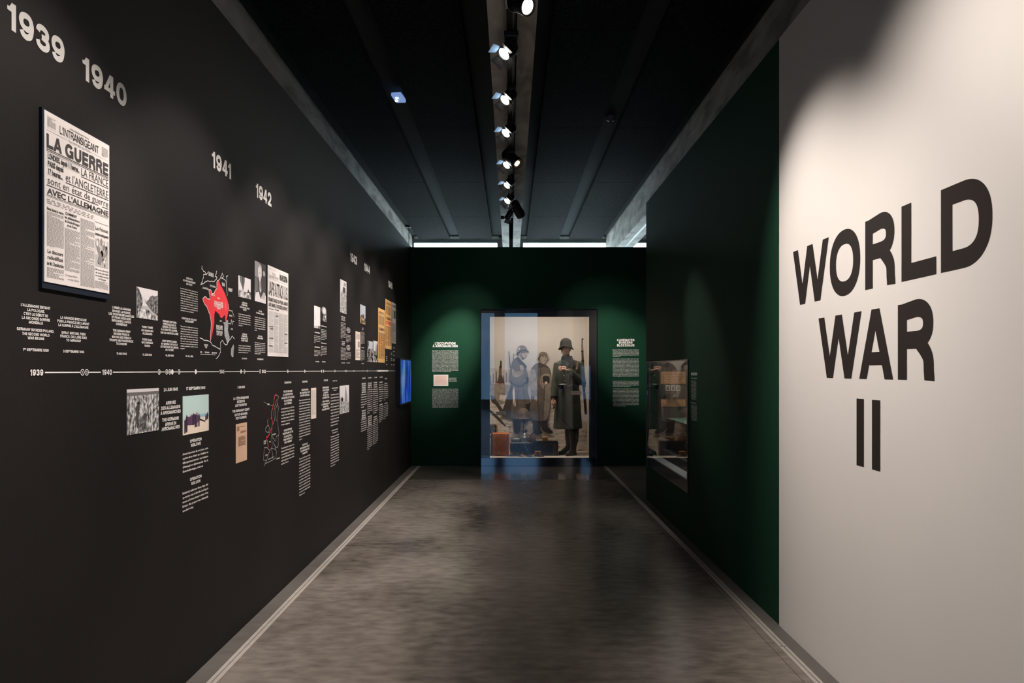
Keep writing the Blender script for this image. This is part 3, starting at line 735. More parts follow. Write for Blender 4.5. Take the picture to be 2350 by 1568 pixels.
caption(FL, Z4, 'white heading and two paragraphs on the Vichy government left of the red map', [
    [('CRÉATION', 215, 283, 370), ('DU GOUVERNEMENT', 183, 313, 400), ('DE VICHY', 217, 280, 430)], [('CREATION OF THE VICHY', 168, 326, 797), ('GOVERNMENT', 203, 295, 823)], [('10 JUIL. 1940', 210, 288, 1190)]],
    [(155, 338, 467, 700, 10, .75, "La période de collaboration entre le gouvernement de l'État français et l'Allemagne nazie commence après le vote du 10 juillet 1940.", 'f'),
     (155, 338, 870, 1105, 10, .22, 'The period of collaboration between Vichy France and Nazi Germany began when the French State, with Marshal Pétain as president, was created in July 1940.', 'e')], group=G1)
caption(FL, Z7, 'white text column under the smoke photograph, right of the red map', [
    [('OPÉRATION', 95, 168, 665), ('BARBAROSSA :', 88, 173, 695), ("L'INVASION DE L'UNION", 62, 200, 733), ('SOVIÉTIQUE', 107, 157, 763)], [('OPERATION', 97, 165, 1113), ('BARBAROSSA:', 90, 170, 1142), ('INVASION OF THE', 80, 178, 1175), ('SOVIET UNION', 83, 175, 1206)], [('22 JUIN 1941', 92, 165, 1462)]],
    [(43, 215, 815, 980, 6, .33, "L'armée allemande attaque l'URSS à l'aube du 22 juin 1941.", 'f'), (43, 215, 1272, 1370, 4, .8, 'At dawn on 22 June 1941 the German army attacked the Soviet Union.', 'e')], group=G1)
caption(FL, Z7, 'white text column ATTACK ON PEARL HARBOR under the seated man photograph', [
    [('ATTAQUE', 333, 380, 783), ('DE PEARL HARBOR', 298, 410, 815)], [('ATTACK ON', 325, 383, 1143), ('PEARL HARBOR', 315, 395, 1172)], [('7 DÉCEMBRE 1941', 308, 400, 1472)]],
    [(277, 428, 862, 1050, 7, .2, "L'attaque surprise de l'aviation japonaise provoque l'entrée en guerre des États-Unis.", 'f'), (277, 428, 1230, 1388, 7, .55, "Three days after the attack, Japan's allies declared war on the United States.", 'e')], group=G1)
caption(FL, Z5, 'small white text column under the pale misty photograph', [[('CONFÉRENCE', 322, 386, 1066)], [('CONFERENCE', 322, 384, 1240)], [('14 JAN. 1943', 332, 376, 1413)]],
    [(318, 390, 1100, 1180, 5, .15, '', 'f'), (318, 390, 1275, 1338, 5, .6, '', 'e')], group=G1, cpl=32)
caption(FL, Z5, 'small white text column under the arch-shaped photograph', [[('RÉSISTANCE', 402, 465, 990)], [('RESISTANCE', 402, 462, 1193)], [('27 MAI 1943', 412, 452, 1415)]],
    [(398, 466, 1022, 1140, 7, .7, '', 'f'), (398, 466, 1228, 1338, 7, .15, '', 'e')], group=G1, cpl=32)
caption(FL, Z5, 'small white text column under the tall crowd photograph', [[('DÉBARQUEMENT', 643, 690, 877), ('ALLIÉ', 645, 688, 896), ('EN SICILE', 645, 688, 915)], [('THE ALLIED', 647, 686, 1174), ('LANDINGS', 648, 685, 1193), ('IN SICILY', 648, 685, 1212)], [('10 JUIL. 1943', 645, 685, 1427)]],
    [(637, 695, 940, 1126, 12, .3, '', 'f'), (637, 695, 1245, 1382, 10, .9, '', 'e')], group=G1, cpl=30)
caption(FL, Z5, 'small white text column right of the tall crowd column, without a photograph', [[('ACCORD', 712, 745, 1010), ('SUR LES PORTS', 703, 752, 1027), ('ARTIFICIELS', 706, 750, 1044), ('ALLIÉS', 712, 744, 1060)], [('AGREEMENT', 712, 745, 1219), ('ON ARTIFICIAL', 703, 752, 1236), ('HARBOURS', 706, 750, 1253), ('SIGNED', 712, 744, 1270)], [('14 AOÛT 1943', 707, 745, 1428)]],
    [(700, 756, 1088, 1172, 6, .5, '', 'f'), (700, 756, 1298, 1382, 6, .2, '', 'e')], group=G1, cpl=30)
caption(FL, Z5, 'small white text column under the beach group photograph', [[('6 JUIN', 890, 910, 1010), ('JOUR J', 890, 910, 1027)], [('D-DAY', 885, 915, 1245)], [('6 JUIN 1944', 886, 912, 1436)]],
    [(879, 923, 1053, 1198, 12, .3, '', 'f'), (879, 923, 1275, 1392, 10, .4, '', 'e')], group=G1, cpl=26)
caption(FL, Z5, 'tiny white caption at the foot of the upright amber newspaper', [[('PARIS', 1180, 1194, 1352), ('LIBÉRÉ', 1180, 1194, 1372), ('PARIS', 1180, 1194, 1396)], [('25 AOÛT', 1180, 1195, 1447)]], group=G1, cap=.012)
caption(FL, Z5, 'tiny white caption at the foot of the gap between amber and grey newspapers', [[('CAPITULATION', 1237, 1253, 1310), ('ALLEMANDE', 1238, 1252, 1328), ('GERMAN', 1239, 1252, 1374), ('SURRENDER', 1238, 1252, 1394)], [('8 MAI', 1240, 1251, 1450)]], group=G1, cap=.012)
caption(FL, Z5, 'tiny white caption directly under the grey newspaper', [[('HIROSHIMA', 1265, 1283, 1248), ('NAGASAKI', 1263, 1285, 1292), ('JAPON', 1267, 1282, 1338), ('JAPAN', 1267, 1282, 1385), ('END OF WAR', 1264, 1285, 1400)], [('2 SEPT.', 1265, 1283, 1451)]], group=G1, cap=.012)
caption(FL, L1, 'white caption THE GERMANS ARRIVE IN ARROMANCHES right of the soldiers in the field photograph', [[('24 JUIN 1940', 530, 680, 157)],
    [('ARRIVÉE', 553, 658, 297), ('DES ALLEMANDS', 503, 705, 347), ('À ARROMANCHES', 497, 710, 397)], [('THE GERMANS', 513, 690, 470), ('ARRIVE IN', 545, 662, 520), ('ARROMANCHES', 508, 700, 565)]], group=G2, cap=.0155)
caption(FL, L1, 'white text OPERATION SEA LION under the colour beach photograph', [[('17 SEPTEMBRE 1940', 768, 970, 143)], [('OPÉRATION', 808, 932, 693), ('SEELÖWE', 818, 922, 738)], [('OPERATION', 808, 932, 1092), ('SEA LION', 822, 918, 1138)]],
    [(730, 1002, 845, 1030, 5, .78, "Assez méconnue de nos jours, cette opéra-tion était en réalité un débarquement inversé : une tentative d'invasion allemande de la Grande-Bretagne, mais ce projet a finale-ment été annulé faute de moyens.", 'f'),
     (730, 1002, 1260, 1447, 5, .40, 'Relatively unknown these days, this opera-tion was in fact the landings in reverse: a German attempt to invade Great Britain, this project was ultimately cancelled owing to a lack of resources.', 'e')], group=G2, cap=.0145, cpl=42)
caption(FL, L2, 'white caption THE NORMANDY COAST OUT-OF-BOUNDS FOR TOURISTS above the tan typed sheet', [[('1 JUIN 1941', 232, 320, 150)], [('LA CÔTE NORMANDE', 183, 367, 280), ('INTERDITE', 228, 320, 322), ('AUX TOURISTES', 205, 343, 365)], [('THE NORMANDY COAST', 172, 375, 428), ('OUT-OF-BOUNDS', 198, 350, 475), ('FOR TOURISTS', 212, 340, 517)]], group=G2, cap=.0140)
caption(FL, L2, 'white text column on the Atlantic Wall right of the outline map of Europe', [[('23 MARS 1942', 797, 878, 95)], [('HITLER ORDONNE', 785, 890, 200), ('LA CONSTRUCTION', 778, 895, 237), ("DU MUR DE L'ATLANTIQUE,", 762, 915, 274), ('DE LA NORVÈGE', 792, 885, 310), ('AUX PYRÉNÉES', 795, 882, 345)],
    [('HITLER ORDERS', 790, 885, 660), ('THE BUILDING OF THE', 775, 900, 697), ('ATLANTIC WALL,', 790, 887, 735), ('FROM NORWAY TO', 785, 892, 770), ('THE PYRENEES', 795, 885, 805)]],
    [(758, 914, 412, 602, 6, .65, "Le mur s'étend sur plus de 4000 km le long des côtes de l'Europe occupée.", 'f'), (758, 914, 888, 1075, 6, .55, 'The fortified line stretched over more than 4,000 km along the coasts of occupied Europe.', 'e')], group=G2, cap=.0140, cpl=36)
caption(FL, L2, 'tallest white text column, on the artificial harbours memorandum', [[('30 MAI 1942', 1010, 1072, 83)], [('MÉMORANDUM', 1002, 1082, 182), ('DE CHURCHILL SUR', 982, 1098, 215), ('LES PORTS ARTIFICIELS', 985, 1097, 248)],
    [("CHURCHILL'S", 1010, 1075, 835), ('MEMORANDUM ABOUT', 983, 1098, 870), ('THE PREFABRICATED', 988, 1095, 905), ('HARBOURS', 1012, 1072, 938)]],
    [(973, 1107, 310, 780, 15, .25, 'Dans ce mémorandum le Premier ministre demande la construction de jetées flottantes.', 'f'), (973, 1107, 1015, 1452, 13, .5, 'The piers must float up and down with the tide. The anchor problem must be mastered.', 'e')], group=G2, cap=.0140, cpl=36)
caption(FL, L3, 'white caption of two heading blocks without paragraphs beside the cream letter', [[('19 AOÛT 1942', 308, 352, 162)], [('DÉBARQUEMENT', 294, 365, 243), ('ANGLO-CANADIEN', 294, 366, 272), ('À DIEPPE', 305, 355, 300), ('ÉCHEC DE', 300, 362, 328), ("L'OPÉRATION", 293, 368, 357)], [('ANGLO-CANADIAN', 293, 368, 397), ('LANDING AT', 283, 374, 428), ('DIEPPE', 300, 360, 457), ('FAILED RAID', 288, 372, 486)]], group=G2, cap=.0145)
caption(FL, L3, 'long white text column left of the harbour wreck photograph', [[('8 NOV. 1942', 408, 456, 168)], [('OPÉRATION', 397, 466, 250), ('TORCH', 415, 450, 274)], [('OPERATION', 395, 466, 720), ('TORCH', 403, 462, 748)]],
    [(385, 477, 325, 672, 11, .85, '', 'f'), (385, 477, 802, 1130, 12, .55, '', 'e')], group=G2, cpl=34)
far = [(727, 790, 138, [200, 224, 248, 272, 296], (325, 466, 6, .5), [505, 532, 558, 583], (612, 735, 6, .95), 'first of the five short white columns beyond the harbour wreck photograph', '6 JAN. 1944', ['ESSAIS', 'DE PORTS', 'ARTIFICIELS', 'EN GRANDE-', 'BRETAGNE'], ['TESTS OF', 'ARTIFICIAL', 'HARBOURS IN', 'BRITAIN']),
       (797, 855, 133, [195, 218, 241], (270, 532, 12, .4), [568, 592, 616, 640, 662], (692, 940, 12, .4), 'second and longest of the five white columns beyond the harbour wreck photograph', '6 JUIN', ['LES ALLIÉS', 'DÉBARQUENT', 'ICI'], ['THE ALLIES', 'LAND ON THE', 'BEACHES OF', 'NORMANDY', 'AT DAWN']),
       (862, 917, 130, [188, 212, 236], (265, 532, 12, .7), [573, 598], (628, 880, 13, .7), 'third of the five white columns beyond the harbour wreck photograph', '7 JUIN', ['PREMIERS', 'BLOCKSHIPS', 'COULÉS'], ['FIRST', 'BLOCKSHIPS']),
       (928, 978, 127, [185], (215, 396, 8, .6), [435], (465, 632, 9, .5), 'fourth of the five white columns, with single-line headings', '14 JUIN', ['MULBERRY'], ['MULBERRY']),
       (985, 1030, 143, [198], (222, 383, 8, .3), [420], (450, 590, 8, .3), 'last white column before the blue screen', 'JUIN 1944', ['TEMPÊTE'], ['STORM'])]
for (x0, x1, yd, h1, p1, h2, p2, lab, dt, t1, t2) in far:
    w = x1 - x0; c = (x0 + x1) / 2 - 1
    g = [[(dt, c - w * .3, c + w * .3, yd)], [(t, c - w * .36, c + w * .36, y) for t, y in zip(t1, h1)], [(t, c - w * .36, c + w * .36, y) for t, y in zip(t2, h2)]]
    caption(FL, L3, lab, g, [(x0, x1, p1[0], p1[1], p1[2], p1[3], '', 'f'), (x0, x1, p2[0], p2[1], p2[2], p2[3], '', 'e')], group=G2, cpl=30, cap=.0155)
B1 = (940, 740, 7.129); B2 = (1380, 740, 7.125)
caption(FB, B1, "white text L'OCCUPATION À ARROMANCHES on the far green wall, left of the tall showcase", [[("L'OCCUPATION", 413, 753, 345), ('À ARROMANCHES', 377, 790, 388)]],
    [(370, 797, 462, 805, 17, .72, "Arromanches est occupé par les Allemands dès le 24 juin 1940. Pendant quatre années, la vie du village est rythmée par les réquisitions, les restrictions, les confiscations, les privations de liberté ainsi que la présence forcée des Allemands.", 'f'),
     (370, 797, 1092, 1392, 15, 1.0, 'Arromanches was occupied by the Germans as of 24 June 1940. Thereafter, village life was punctuated by requisitions, restrictions, rationing, acts of violence and the loss of freedom.', 'e')], cap=.036, cpl=58, res=1, group='green wall texts', ct=.125)
caption(FB, B2, 'white text CASEMATES BUNKERS BLOCKHAUS on the far green wall, right of the tall showcase', [[('CASEMATES', 257, 543, 289), ('BUNKERS', 288, 512, 332), ('BLOCKHAUS', 257, 543, 376)]],
    [(187, 614, 450, 556, 6, .27, "En mars 1942, Hitler décide la création du Mur de l'Atlantique, immense ligne de fortifications destinée à renforcer la défense des côtes.", 'f'),
     (187, 614, 598, 877, 14, 1.0, "Arromanches, en tant que village côtier, fait l'objet d'une attention particulière.", 'f'),
     (187, 614, 962, 1048, 5, .68, 'In March 1942, Hitler decided to create the Atlantic Wall, an immense fortified belt in order to bolster the defence of the coastline.', 'e'),
     (187, 614, 1088, 1367, 14, .5, 'Arromanches, as a coastal village, received particular attention.', 'e')], cap=.036, cpl=58, group='green wall texts', ct=.125)
caption(FR, (1575, 840, 11.2), 'narrow white text on the right green wall beside the low showcase', [[('BUNKERS', 130, 285, 208)], [('LIFE IN A BUNKER', 130, 280, 318, .0065)], [('LA VIE DANS UN BUNKER', 130, 258, 955, .0065)]],
    [(132, 262, 380, 842, 16, .8, '', 'f'), (132, 275, 1008, 1378, 13, .9, '', 'e')], cap=.024, cpl=34, group='green wall texts')

# ---- framed / mounted sheets ------------------------------------------------------------
class Sheet:
    """flat print on a thin board fixed to a wall; u to the right, v up, both 0..1"""
    def __init__(s, frame, o, quad, name, label, cat, mats, bg=0, group=None, thick=.002, border=None, shape=None):
        ox, oy, z = o; X = lambda v: ox + v / z; Yy = lambda v: oy + v / z
        x0, x1, yt, yb = quad
        s.fr = frame; s.a0, s.b1 = frame.ab(X(x0), Yy(yt)); s.b0 = frame.ab(X(x0), Yy(yb))[1]; s.a1 = frame.ab(X(x1), 0)[0]
        s.t = thick
        s.e = empty(name, frame.P((s.a0 + s.a1) / 2, s.b0, 0), label, cat, group); s.o = Vector(s.e.location)
        s.mats = mats; s.mb = MB(); s.lay = 0
        bd = MB()
        if shape is None: shape = [(0, 0), (1, 0), (1, 1), (0, 1)]
        s.shape = shape
        bd.loft([[s.L(u, v, .0005) for u, v in shape], [s.L(u, v, thick) for u, v in shape]], 0, True)
        s.board = bd.build('sheet', border or mats[bg], s.e)
        if border: s.poly([(0, 0), (1, 0), (1, 1), (0, 1)], bg)
    def L(s, u, v, d): return Vector(s.fr.P(s.a0 + (s.a1 - s.a0) * u, s.b0 + (s.b1 - s.b0) * v, d)) - s.o
    def poly(s, pts, mi, lay=None):
        s.lay += 1
        d = s.t + .0002 + .00006 * min(s.lay, 30)
        s.mb.poly([s.L(u, v, d) for u, v in pts], mi)
    def rect(s, u0, v0, u1, v1, mi): s.mb.poly([s.L(u, v, s.t + .0005) for u, v in ((u0, v0), (u1, v0), (u1, v1), (u0, v1))], mi)
    def gtext(s, t, u0, u1, v, cap, mi, w=.113):
        q, W_ = grotesk(t, w); k = (u1 - u0) / W_
        for i, p in zip(layers(q), q): s.mb.poly([s.L(u0 + x.x * k, v + (x.y - .5) * cap, s.t + .0007 + .00002 * (i % 40)) for x in p], mi)
    def btext(s, t, u0, u1, v, cap, mi, off=.02):
        vs, f, W_ = book(t, off, 2); k = (u1 - u0) / W_
        s.mb.add([s.L(u0 + x * k, v + (y - .5) * cap, s.t + .0007) for x, y in vs], f, mi)
    def body(s, u0, u1, v1, v0, pitch, mi, words=7):
        n = int((v1 - v0) / pitch)
        for k in range(n):
            v = v1 - pitch * k; u = u0; end = u1 if random.random() > .12 else u0 + (u1 - u0) * random.uniform(.3, .8)
            while u < end:
                w = (u1 - u0) / words * random.uniform(.5, 1.5); e = min(u + w, end)
                s.rect(u, v - pitch * .55, e, v, mi); u = e + (u1 - u0) * .035
    def noise_blobs(s, n, reg, size, mis, asp=1.0):
        u0, v0, u1, v1 = reg
        for k in range(n):
            cu, cv = random.uniform(u0, u1), random.uniform(v0, v1); r = size * random.uniform(.5, 1.4)
            pts = []
            for j in range(7):
                a = j / 7 * 2 * math.pi; rr = r * random.uniform(.6, 1.3)
                pts.append((min(1, max(0, cu + rr * math.cos(a) * asp)), min(1, max(0, cv + rr * math.sin(a)))))
            s.poly(pts, random.choice(mis))
    def done(s, name='print'):
        if s.mb.f: s.mb.build(name, s.mats, s.e)
        return s.e
def G(v, n=None): return mat('photo_grey_%d' % int(v * 100), (v * 1.04, v * .98, v * 1.0), .55)
def BW(n, lo, hi, sc, sq=(1, 1, 1)): return ramp_noise_mat(n, [(.36, (lo, lo, lo * 1.03)), (.5, ((lo + hi) * .42,) * 3), (.62, (hi, hi * .97, hi * .98))], sc, 4, sq, .55)
BWF = BW('grainy_foliage_print', .03, .78, 62, (1, 1, .7)); BWD = BW('grainy_dark_print', .015, .30, 75); BWC = BW('grainy_crowd_print', .02, .8, 95, (1, 1, .6))
GR = [G(.02), G(.07), G(.16), G(.30), G(.48), G(.72), G(.86), BWF, BWD, BWC]

# large newspaper with its navy backing board
NP = Sheet(FL, (70, 230, 3.409), (75, 588, 72, 1418), 'framed_newspaper', 'large old newspaper front page headed LA GUERRE on the black wall under 1940', 'newspaper', [M_paper, M_ink, M_ink2, M_ink3], thick=.014)
xa = lambda x: (FL.ab(70 + x / 3.409, 0)[0] - NP.a0) / (NP.a1 - NP.a0)
bk = MB(); m_ = .006
bk.box(*sorted((XL + .0005, XL + .010)), NP.a0 - m_, NP.a1 + m_, NP.b0 - .022, NP.b1 + m_)
bk.v = [tuple(Vector(p) - NP.o) for p in bk.v]; bk.build('backing_board', M_navy, NP.e)
T = NP
T.gtext("L'INTRANSIGEANT", xa(196), xa(502), .93, .048, 1, .075)
T.btext('DERNIERE EDITION', xa(275), xa(425), .968, .009, 2); T.btext('Le journal de Paris', xa(270), xa(440), .893, .018, 3)
T.gtext('LA GUERRE', xa(92), xa(580), .828, .083, 1, .125)
T.rect(xa(92), .889, xa(580), .8905, 2); T.rect(xa(92), .776, xa(580), .7815, 1); T.rect(xa(92), .768, xa(580), .7715, 1)
T.rect(xa(95), .973, xa(168), .974, 2); T.rect(xa(95), .905, xa(168), .906, 2); T.body(xa(98), xa(165), .968, .91, .0062, 2, 4)
T.body(xa(528), xa(577), .965, .90, .009, 2, 3)
T.btext('LONDRES, depuis 11 heures...', xa(102), xa(352), .741, .032, 1, .035); T.btext('PARIS depuis', xa(102), xa(225), .697, .032, 1, .035); T.btext('17 heures...', xa(105), xa(218), .652, .030, 1, .035)
for (a_, b_, c_, d_) in ((97, 355, .760, .7615), (225, 355, .718, .7195), (97, 225, .632, .6335)): T.rect(xa(a_), c_, xa(b_), d_, 2)
T.btext('LA FRANCE', xa(366), xa(578), .739, .05, 1, .0); T.rect(xa(366), .703, xa(580), .708, 1)
T.btext("et l'ANGLETERRE", xa(243), xa(578), .662, .050, 1, .0); T.rect(xa(243), .624, xa(580), .630, 1)
T.btext('sont en état de guerre', xa(100), xa(578), .600, .044, 1, .0); T.rect(xa(93), .5645, xa(500), .570, 1); T.rect(xa(530), .5645, xa(580), .570, 1)
T.btext("AVEC L'ALLEMAGNE", xa(95), xa(580), .535, .034, 1, .035); T.rect(xa(93), .509, xa(580), .512, 1); T.rect(xa(93), .502, xa(580), .504, 1)
T.body(xa(95), xa(470), .488, .452, .0105, 2, 14)
T.btext('Nous faisons la guerre', xa(95), xa(225), .432, .017, 1, .03); T.body(xa(95), xa(228), .415, .205, .0062, 2)
T.btext('Le discours', xa(100), xa(222), .183, .022, 1, .02); T.btext('radiodiffusé', xa(100), xa(222), .148, .022, 1, .02); T.btext('de M. Chamberlain', xa(95), xa(227), .112, .022, 1, .02); T.body(xa(95), xa(228), .088, .02, .0062, 2)
T.btext('COMMENT', xa(240), xa(332), .440, .016, 1, .03); T.btext('les ambassadeurs', xa(236), xa(352), .418, .017, 1, .02); T.btext('de Grande-Bretagne', xa(236), xa(352), .394, .016, 1, .02); T.btext('et de France', xa(255), xa(332), .371, .016, 1, .02)
T.body(xa(236), xa(354), .350, .085, .0062, 2); T.btext('Chroniques de Paris', xa(240), xa(335), .065, .013, 2, .01); T.btext("en état d'alerte", xa(262), xa(348), .042, .013, 2, .01)
T.body(xa(360), xa(470), .443, .015, .0062, 2)
T.rect(xa(475), .452, xa(580), .4545, 1); T.btext('Les Polonais', xa(478), xa(576), .415, .024, 1, .012); T.btext('contre-attaquent', xa(476), xa(580), .378, .02, 1, .03)
T.rect(xa(478), .165, xa(580), .345, 3); T.noise_blobs(46, (xa(484), .18, xa(574), .335), .02, [2, 0, 2], .8)
T.btext('500 morts et des avions', xa(476), xa(580), .145, .012, 1, .01); T.btext('au cours des raids', xa(480), xa(578), .125, .012, 1, .01); T.btext('sur les villes ouvertes', xa(478), xa(580), .105, .012, 1, .01); T.btext('de Pologne', xa(502), xa(560), .086, .012, 1, .01)
T.body(xa(476), xa(580), .07, .015, .0062, 2)
T.done()

# tall second newspaper
N2 = Sheet(FL, Z7, (460, 757, 112, 1425), 'mounted_newspaper', 'tall white newspaper front page with a very tall black headline, right of the seated man', 'newspaper', [M_paper, M_ink, M_ink2, M_ink3], thick=.003)
T = N2
T.body(.05, .95, .972, .955, .01, 3, 10)
T.btext('THE', .2, .36, .918, .03, 2, .0); T.btext('DENVER POST', .05, .5, .885, .032, 2, .0); T.gtext('WAR EXTRA', .55, .95, .915, .07, 1, .15)
T.rect(.04, .857, .96, .860, 2); T.gtext('JAPS ATTACK U.S.', .04, .97, .752, .155, 1, .085); T.gtext('BOMBS RAINED ON PEARL HARBOR', .04, .97, .628, .042, 1, .10); T.gtext('AND MANILA IN SUDDEN ASSAULT', .04, .97, .572, .042, 1, .10)
T.rect(.04, .542, .96, .544, 2)
for k in range(4):
    u0 = .045 + k * .235; T.body(u0, u0 + .21, .50, .035, .0072, 3, 6)
for (a_, b_, v_) in ((.05, .27, .525), (.3, .52, .528), (.35, .5, .46), (.05, .25, .33), (.1, .25, .305), (.78, .95, .27), (.05, .25, .20), (.78, .95, .165), (.05, .22, .115)):
    T.rect(a_, v_ - .008, b_, v_ + .008, 0); T.gtext('WAR NEWS', a_ + .01, b_ - .01, v_, .011, 1, .14)
T.done()

GP = 'photographs mounted on the black wall'
# avenue photograph
s_ = Sheet(FL, Z3, (1716, 2004, 103, 525), 'mounted_photograph', 'black and white photograph of a tree-lined avenue with an arch', 'photograph', GR, 5, GP)
s_.poly([(0, 0), (1, 0), (1, .12), (.55, .42), (.3, .42), (0, .30)], 4)
s_.poly([(0, .25), (.22, .33), (.28, .5), (.26, .68), (.2, .78), (.12, .93), (.0, 1)], 2); s_.poly([(0, .32), (.12, .36), (.14, .55), (0, .62)], 1)
s_.poly([(1, .15), (.72, .28), (.55, .42), (.42, .52), (.40, .60), (.50, .61), (.56, .66), (.62, .76), (.74, .82), (.85, .80), (1, .86)], 2); s_.poly([(1, .2), (.78, .3), (.66, .42), (.7, .62), (.85, .7), (1, .6)], 1)
s_.poly([(.34, .56), (.46, .56), (.46, .70), (.34, .70)], 5); s_.poly([(.37, .56), (.43, .56), (.43, .64), (.37, .64)], 4)
s_.poly([(0, .3), (.2, .36), (.26, .5), (.24, .68), (.1, .9), (0, .96)], 8); s_.poly([(1, .18), (.74, .3), (.6, .44), (.6, .66), (.8, .76), (1, .8)], 8); s_.poly([(0, 0), (.9, 0), (1, .1), (.55, .3), (.3, .36), (0, .28)], 7); s_.done()
# smoke photograph
s_ = Sheet(FL, Z7, (40, 218, 262, 568), 'mounted_photograph', 'black and white photograph of a rising smoke column over tanks', 'photograph', GR, 5, GP)
s_.poly([(.08, 1), (.5, 1), (.5, .8), (.44, .55), (.40, .38), (.34, .36), (.25, .55), (.12, .75)], 2); s_.poly([(.25, 1), (.42, 1), (.42, .75), (.36, .5), (.3, .6)], 1)
s_.poly([(0, 0), (1, 0), (1, .28), (.6, .30), (.3, .36), (0, .34)], 4); s_.poly([(.55, 0), (1, 0), (1, .35), (.86, .38), (.78, .5), (.72, .34), (.6, .3)], 1); s_.poly([(0, .02), (1, .02), (1, .3), (.6, .28), (0, .3)], 7); s_.done()
# seated man photograph
s_ = Sheet(FL, Z7, (275, 432, 50, 632), 'mounted_photograph', 'tall black and white photograph of a person in a dark suit signing a paper', 'photograph', GR, 3, GP)
s_.poly([(.45, 1), (1, 1), (1, 0), (.3, 0), (.2, .4)], 1); s_.poly([(0, 1), (.4, 1), (.3, .6), (0, .66)], 3)
s_.poly([(0, .62), (.3, .60), (.5, .55), (.75, .58), (.95, .48), (1, .2), (.85, .12), (.2, .14), (.02, .3)], 1); s_.poly([(0, .6), (.25, .58), (.3, .3), (.1, .22), (0, .3)], 2)
s_.poly([(.3, .66), (.28, .8), (.36, .92), (.52, .94), (.62, .84), (.62, .68), (.52, .56), (.38, .56)], 5); s_.poly([(.32, .9), (.45, .97), (.6, .93), (.62, .84), (.5, .9), (.36, .88)], 4)
s_.poly([(.38, .73), (.44, .73), (.44, .745), (.38, .745)], 2); s_.poly([(.52, .73), (.58, .73), (.58, .745), (.52, .745)], 2); s_.poly([(.43, .63), (.54, .63), (.54, .64), (.43, .64)], 2)
s_.poly([(.38, .56), (.52, .56), (.58, .3), (.48, .24), (.40, .32)], 5); s_.poly([(.43, .54), (.48, .54), (.5, .36), (.45, .28), (.42, .4)], 1)
s_.poly([(.72, .74), (.72, .80), (.82, .83), (.95, .78), (.92, .70), (.8, .69)], 4); s_.poly([(.0, .06), (.1, .22), (.35, .26), (.5, .10), (.8, .28), (1, .2), (1, 0), (0, 0)], 5); s_.poly([(.5, .1), (.8, .28), (.95, .26), (.9, .1)], 4); s_.done()
# field photograph
s_ = Sheet(FL, L1, (138, 477, 158, 645), 'mounted_photograph', 'black and white photograph of soldiers walking through brush, lowest left photograph', 'photograph', GR, 3, GP)
s_.poly([(0, .93), (1, .93), (1, 1), (0, 1)], 5); s_.poly([(0, .85), (1, .86), (1, .93), (0, .93)], 2)
s_.poly([(0, 0), (1, 0), (1, .86), (0, .85)], 7); s_.poly([(.0, .5), (.25, .55), (.2, .1), (0, .1)], 4); s_.poly([(0, .5), (.28, .6), (.24, .1), (0, .05)], 7); s_.poly([(.28, .62), (.36, .66), (.38, .5), (.34, .3), (.4, .1), (.3, .12), (.26, .35)], 1); s_.poly([(.28, .66), (.33, .72), (.39, .70), (.38, .65)], 0)
s_.poly([(.42, .15), (.5, .45), (.62, .42), (.55, .15)], 1); s_.poly([(.36, .5), (.44, .58), (.47, .48), (.4, .42)], 5); s_.poly([(.8, .45), (1, .62), (1, .58), (.8, .42)], 1); s_.poly([(.3, .02), (.62, .04), (.55, .3), (.4, .34)], 8); s_.done()
# colour beach photograph
CB = [mat('beach_sky_tint', (.50, .66, .64), .6), mat('beach_sand_tint', (.80, .66, .55), .6), mat('sea_tint', (.30, .50, .58), .6), mat('crowd_plum', (.10, .045, .10), .6), mat('crowd_dark', (.03, .02, .04), .6), mat('pale_skin_print', (.7, .45, .35), .6)]
s_ = Sheet(FL, L1, (731, 1006, 230, 645), 'mounted_photograph', 'colour photograph of a gun crew on a sandy beach under a pale green sky', 'photograph', CB, 0, GP)
s_.poly([(0, 0), (1, 0), (1, .40), (0, .34)], 1); s_.poly([(.6, .42), (1, .40), (1, .48), (.6, .49)], 2)
s_.poly([(.04, .36), (.12, .40), (.16, .46), (.28, .46), (.4, .52), (.5, .48), (.66, .44), (.62, .3), (.4, .22), (.1, .24)], 3)
for (x, w, y0, y1) in ((.08, .03, .04, .4), (.14, .035, .06, .5), (.22, .03, .24, .44), (.3, .03, .26, .5), (.38, .03, .22, .52), (.46, .03, .16, .5), (.52, .03, .16, .54), (.60, .03, .16, .5), (.88, .03, .3, .46), (.94, .035, .32, .50)):
    s_.poly([(x - w, y0), (x + w * .6, y0), (x + w, y1 - .08), (x + w * .3, y1), (x - w * .4, y1), (x - w, y1 - .08)], random.choice([3, 4, 4])); s_.poly([(x - .012, y1), (x + .012, y1), (x + .012, y1 + .03), (x - .012, y1 + .03)], 5)
s_.poly([(.6, .38), (.86, .28), (.84, .26), (.6, .34)], 4); s_.done()
